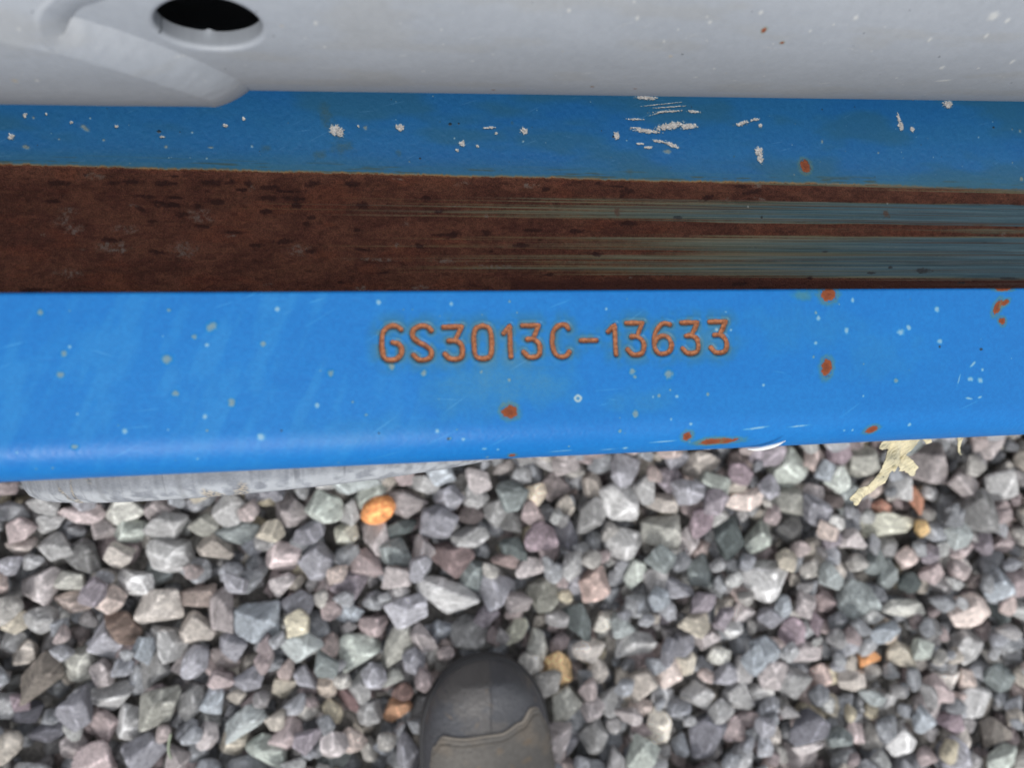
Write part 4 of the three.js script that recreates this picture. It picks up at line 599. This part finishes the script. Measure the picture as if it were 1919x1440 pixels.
  const rimPts = Array.from({ length: 90 }, (_, i) => { const a = Math.PI * (0.1 + 0.8 * i / 89), d = edgeD(a) + 0.8, [x, y] = surf(d, a, 0.6); return new THREE.Vector3(x * MM, y * MM, d * MM); });
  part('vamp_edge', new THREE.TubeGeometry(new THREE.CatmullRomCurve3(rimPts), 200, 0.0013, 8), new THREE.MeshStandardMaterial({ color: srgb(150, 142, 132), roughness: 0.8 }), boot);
  const stitches = []; for (let i = 3; i < 87; i += 1) { const f = t => { const a = Math.PI * (0.1 + 0.8 * t / 89), d = edgeD(a) + 5.5, [x, y] = surf(d, a, 2.5); return new THREE.Vector3(x * MM, y * MM, d * MM); }, p = f(i), q = f(i + 0.62); if (p.distanceTo(q) < 0.006) stitches.push(new THREE.TubeGeometry(new THREE.LineCurve3(p, q), 1, 0.00045, 5)); }
  part('stitching', mergeGeometries(stitches), new THREE.MeshStandardMaterial({ color: srgb(112, 106, 98), roughness: 0.9 }), boot);
  const ridge = new THREE.CatmullRomCurve3(Array.from({ length: 9 }, (_, k) => { const d = 8 + k * 4.7, [x, y] = surf(d, Math.PI * 0.5, 0.05); return new THREE.Vector3((x + Math.sin(k * 0.6) * 0.6) * MM, y * MM, d * MM); }));
  part('seam', new THREE.TubeGeometry(ridge, 40, 0.0004, 8), cap, boot);
  // sole and welt
  const outline = off => { const pts = []; for (let k = 0; k <= 70; k++) { const d = L * (0.5 - 0.5 * Math.cos(Math.PI * k / 70)); pts.push([half(d) + off * Math.sqrt(clamp(half(d) / 20)), d]); } const o = [...pts.map(p => [p[0], p[1]]), ...pts.slice(1, -1).reverse().map(p => [-p[0], p[1]])]; return o.map(([x, d]) => [x, d + (d < 20 ? -off * (1 - d / 20) : d > L - 20 ? off * (1 - (L - d) / 20) : 0)]); };
  { const layers = [[-3, 0], [0.5, 0], [2, 2], [2.2, 14], [1, 16], [-6, 16.4]], n = outline(0).length; const g = gridGeo(n + 1, layers.length, (i, j) => { const o = outline(layers[j][0])[i % n]; return [o[0] * MM, layers[j][1] * MM, o[1] * MM]; }); part('sole', g, sole, boot); }
  // shaft, tongue, collar and laces behind the vamp
  const shaftH = t => mix(60, 190, t); part('shaft', gridGeo(65, 16, (i, j) => { const t = j / 15, a = i / 64 * 2 * Math.PI, cx = 0, cz = mix(228, 236, t), rx = mix(40, 46, t) - 3 * Math.sin(t * 3), rz = mix(68, 58, t); const x = cx + Math.cos(a) * rx, z = cz + Math.sin(a) * rz; return [x * MM, (t === 0 ? 14 : shaftH(t)) * MM, z * MM, i / 64, t * 0.6]; }, { flip: false }), leather, boot);
  const col = new THREE.TorusGeometry(0.05, 0.007, 12, 48); col.rotateX(Math.PI / 2); col.scale(0.92, 1, 1.16); col.translate(0, 0.19, 0.236); part('collar', col, cap, boot);
  const inner = new THREE.CircleGeometry(0.048, 40); inner.rotateX(-Math.PI / 2); inner.scale(0.92, 1, 1.16); inner.translate(0, 0.172, 0.236); part('sock', inner, new THREE.MeshStandardMaterial({ color: srgb(132, 134, 138), roughness: 1 }), boot);
  for (let k = 0; k < 4; k++) { const z = 128 + k * 14, y = topH(z) + 5; const c = new THREE.CatmullRomCurve3([new THREE.Vector3(-0.026, (y - 6) * MM, z * MM), new THREE.Vector3(-0.01, y * MM, (z + 2) * MM), new THREE.Vector3(0.01, y * MM, (z + 5) * MM), new THREE.Vector3(0.026, (y - 6) * MM, (z + 8) * MM)]); part('lace', new THREE.TubeGeometry(c, 16, 0.0024, 8), sole, boot); }
}

// ------------------------------------------------------------------ torn scraps caught under the rail
const scrapP = new Paint(512, 512, 0, 0, 60, 60); { const R = rng(77); scrapP.each((x, y, k) => { const n = fbm(x * 0.2, y * 0.2, 4, 1), f = fbm((x + y) * 1.4, (x - y) * 0.3, 3, 3), q = (f - 0.5) * 40 + (hash(k, 2) - 0.5) * 14; scrapP.set(k, [mix(206, 222, n) + q, mix(196, 210, n) + q, mix(160, 176, n) + q * 0.9]); scrapP.z[k] = f; scrapP.r[k] = 0.7; }); for (let i = 0; i < 260; i++) mark(scrapP, [R() * 60, R() * 60, 0.12 + R() * 0.3, 0.12 + R() * 0.3, 0, R() < 0.7 ? 't' : 'k']); }
const scrapMat = scrapP.material(0.0006, { side: THREE.DoubleSide });
function scrap(name, pts, label, y0, droop, seed) {
  const R = rng(seed), v = []; for (let i = 0; i < pts.length; i++) { const a = pts[i], b = pts[(i + 1) % pts.length], n = Math.max(1, Math.ceil(Math.hypot(b[0] - a[0], b[1] - a[1]) / 0.8)); for (let k = 0; k < n; k++) v.push(new THREE.Vector2(mix(a[0], b[0], k / n) + (k ? (R() - 0.5) * 0.35 : 0), mix(a[1], b[1], k / n) + (k ? (R() - 0.5) * 0.35 : 0))); }
  const g0 = new THREE.ExtrudeGeometry(new THREE.Shape(v), { depth: 0.45, bevelEnabled: false, steps: 1 }), zmin = Math.min(...pts.map(p => p[1]));
  let g = g0.toNonIndexed ? (g0.index ? g0.toNonIndexed() : g0) : g0;
  for (let pass = 0; pass < 3; pass++) g = split(g, 1.6);
  const P = g.attributes.position, U = new Float32Array(P.count * 2);
  for (let i = 0; i < P.count; i++) { const x = P.getX(i), z = P.getY(i), t = P.getZ(i), d = z - zmin, y = y0 + t - droop * d * d * 0.006 + (Math.min(1, d / 6)) * (2.6 * (fbm(x * 0.16, z * 0.16, 2, seed) - 0.5) * 2 + 0.9 * Math.sin((x + z * 0.5) * 0.8) * fbm(x * 0.1, z * 0.1, 2, seed + 4)); P.setXYZ(i, x * MM, y * MM, z * MM); U[i * 2] = x / 60; U[i * 2 + 1] = z / 60; }
  g.setAttribute('uv', new THREE.BufferAttribute(U, 2)); g.deleteAttribute('normal'); g = mergeVertices(g, 1e-6); g.computeVertexNormals(); const f = g.toNonIndexed(); f.computeVertexNormals();
  const m = part(name, f, scrapMat, scene); m.userData = { label, category: 'scrap' }; return m;
}
function split(g, max) {                                            // halve the longest edges of long triangles
  const P = g.attributes.position, out = []; const A = new THREE.Vector3(), B = new THREE.Vector3(), C = new THREE.Vector3();
  for (let i = 0; i < P.count; i += 3) { const t = [A, B, C].map((v, k) => v.fromBufferAttribute(P, i + k).clone()); const m = [[0, 1], [1, 2], [2, 0]].map(([a, b]) => t[a].clone().add(t[b]).multiplyScalar(0.5)); const big = Math.max(t[0].distanceTo(t[1]), t[1].distanceTo(t[2]), t[2].distanceTo(t[0])); if (big < max * 0.6) out.push(...t); else out.push(t[0], m[0], m[2], m[0], t[1], m[1], m[2], m[1], t[2], m[0], m[1], m[2]); }
  const r = new THREE.BufferGeometry().setFromPoints(out); return r;
}
scrap('torn_tape', SCRAP_LARGE, 'ragged cream strip of torn tape sticking out under the blue rail', 323.8, 1, 1);
scrap('tape_fragment', SCRAP_SMALL, 'small yellowish tab of tape beside the large torn strip', 324.3, 0.6, 5);
scrap('tape_sliver', SCRAP_THIN, 'thin twisted yellowish sliver of tape hanging alone under the rail', 324.0, 0.8, 9);
{ // white paint curl lifted off the bend
  const c = new THREE.CatmullRomCurve3([[136.6, 391.5, 22.2], [139.5, 392.2, 22.4], [143, 394, 21.8], [146, 396.6, 20.6], [148, 398.6, 19.2]].map(p => new THREE.Vector3(...p).multiplyScalar(MM)));
  const g = gridGeo(5, 25, (i, j) => { const t = j / 24, p = c.getPoint(t), w = 0.75 * Math.sin(Math.PI * (0.08 + 0.86 * t)) , q = (i / 4 - 0.5) * 2; return [p.x + q * w * 0.25 * MM, p.y + (0.35 - 0.5 * q * q) * MM, p.z + q * w * 0.9 * MM, 0, 0]; });
  const m = part('paint_curl', g, new THREE.MeshStandardMaterial({ color: srgb(236, 238, 236), roughness: 0.6, side: THREE.DoubleSide }), scene); m.userData = { label: 'white curl of paint lifted from the bent edge of the blue flange', category: 'paint flake' };
}
{ // one dry stalk among the stones
  const c = new THREE.CatmullRomCurve3([[-168, 2, 284], [-167, 14, 272], [-165, 20, 262], [-163, 22, 255]].map(p => new THREE.Vector3(...p).multiplyScalar(MM)));
  const m = part('grass_stalk', new THREE.TubeGeometry(c, 20, 0.0009, 6), new THREE.MeshStandardMaterial({ color: srgb(150, 160, 140), roughness: 0.8 }), scene); m.userData = { label: 'single thin pale stalk lying among the stones', category: 'stalk' };
}
renderer.render(scene, camera);
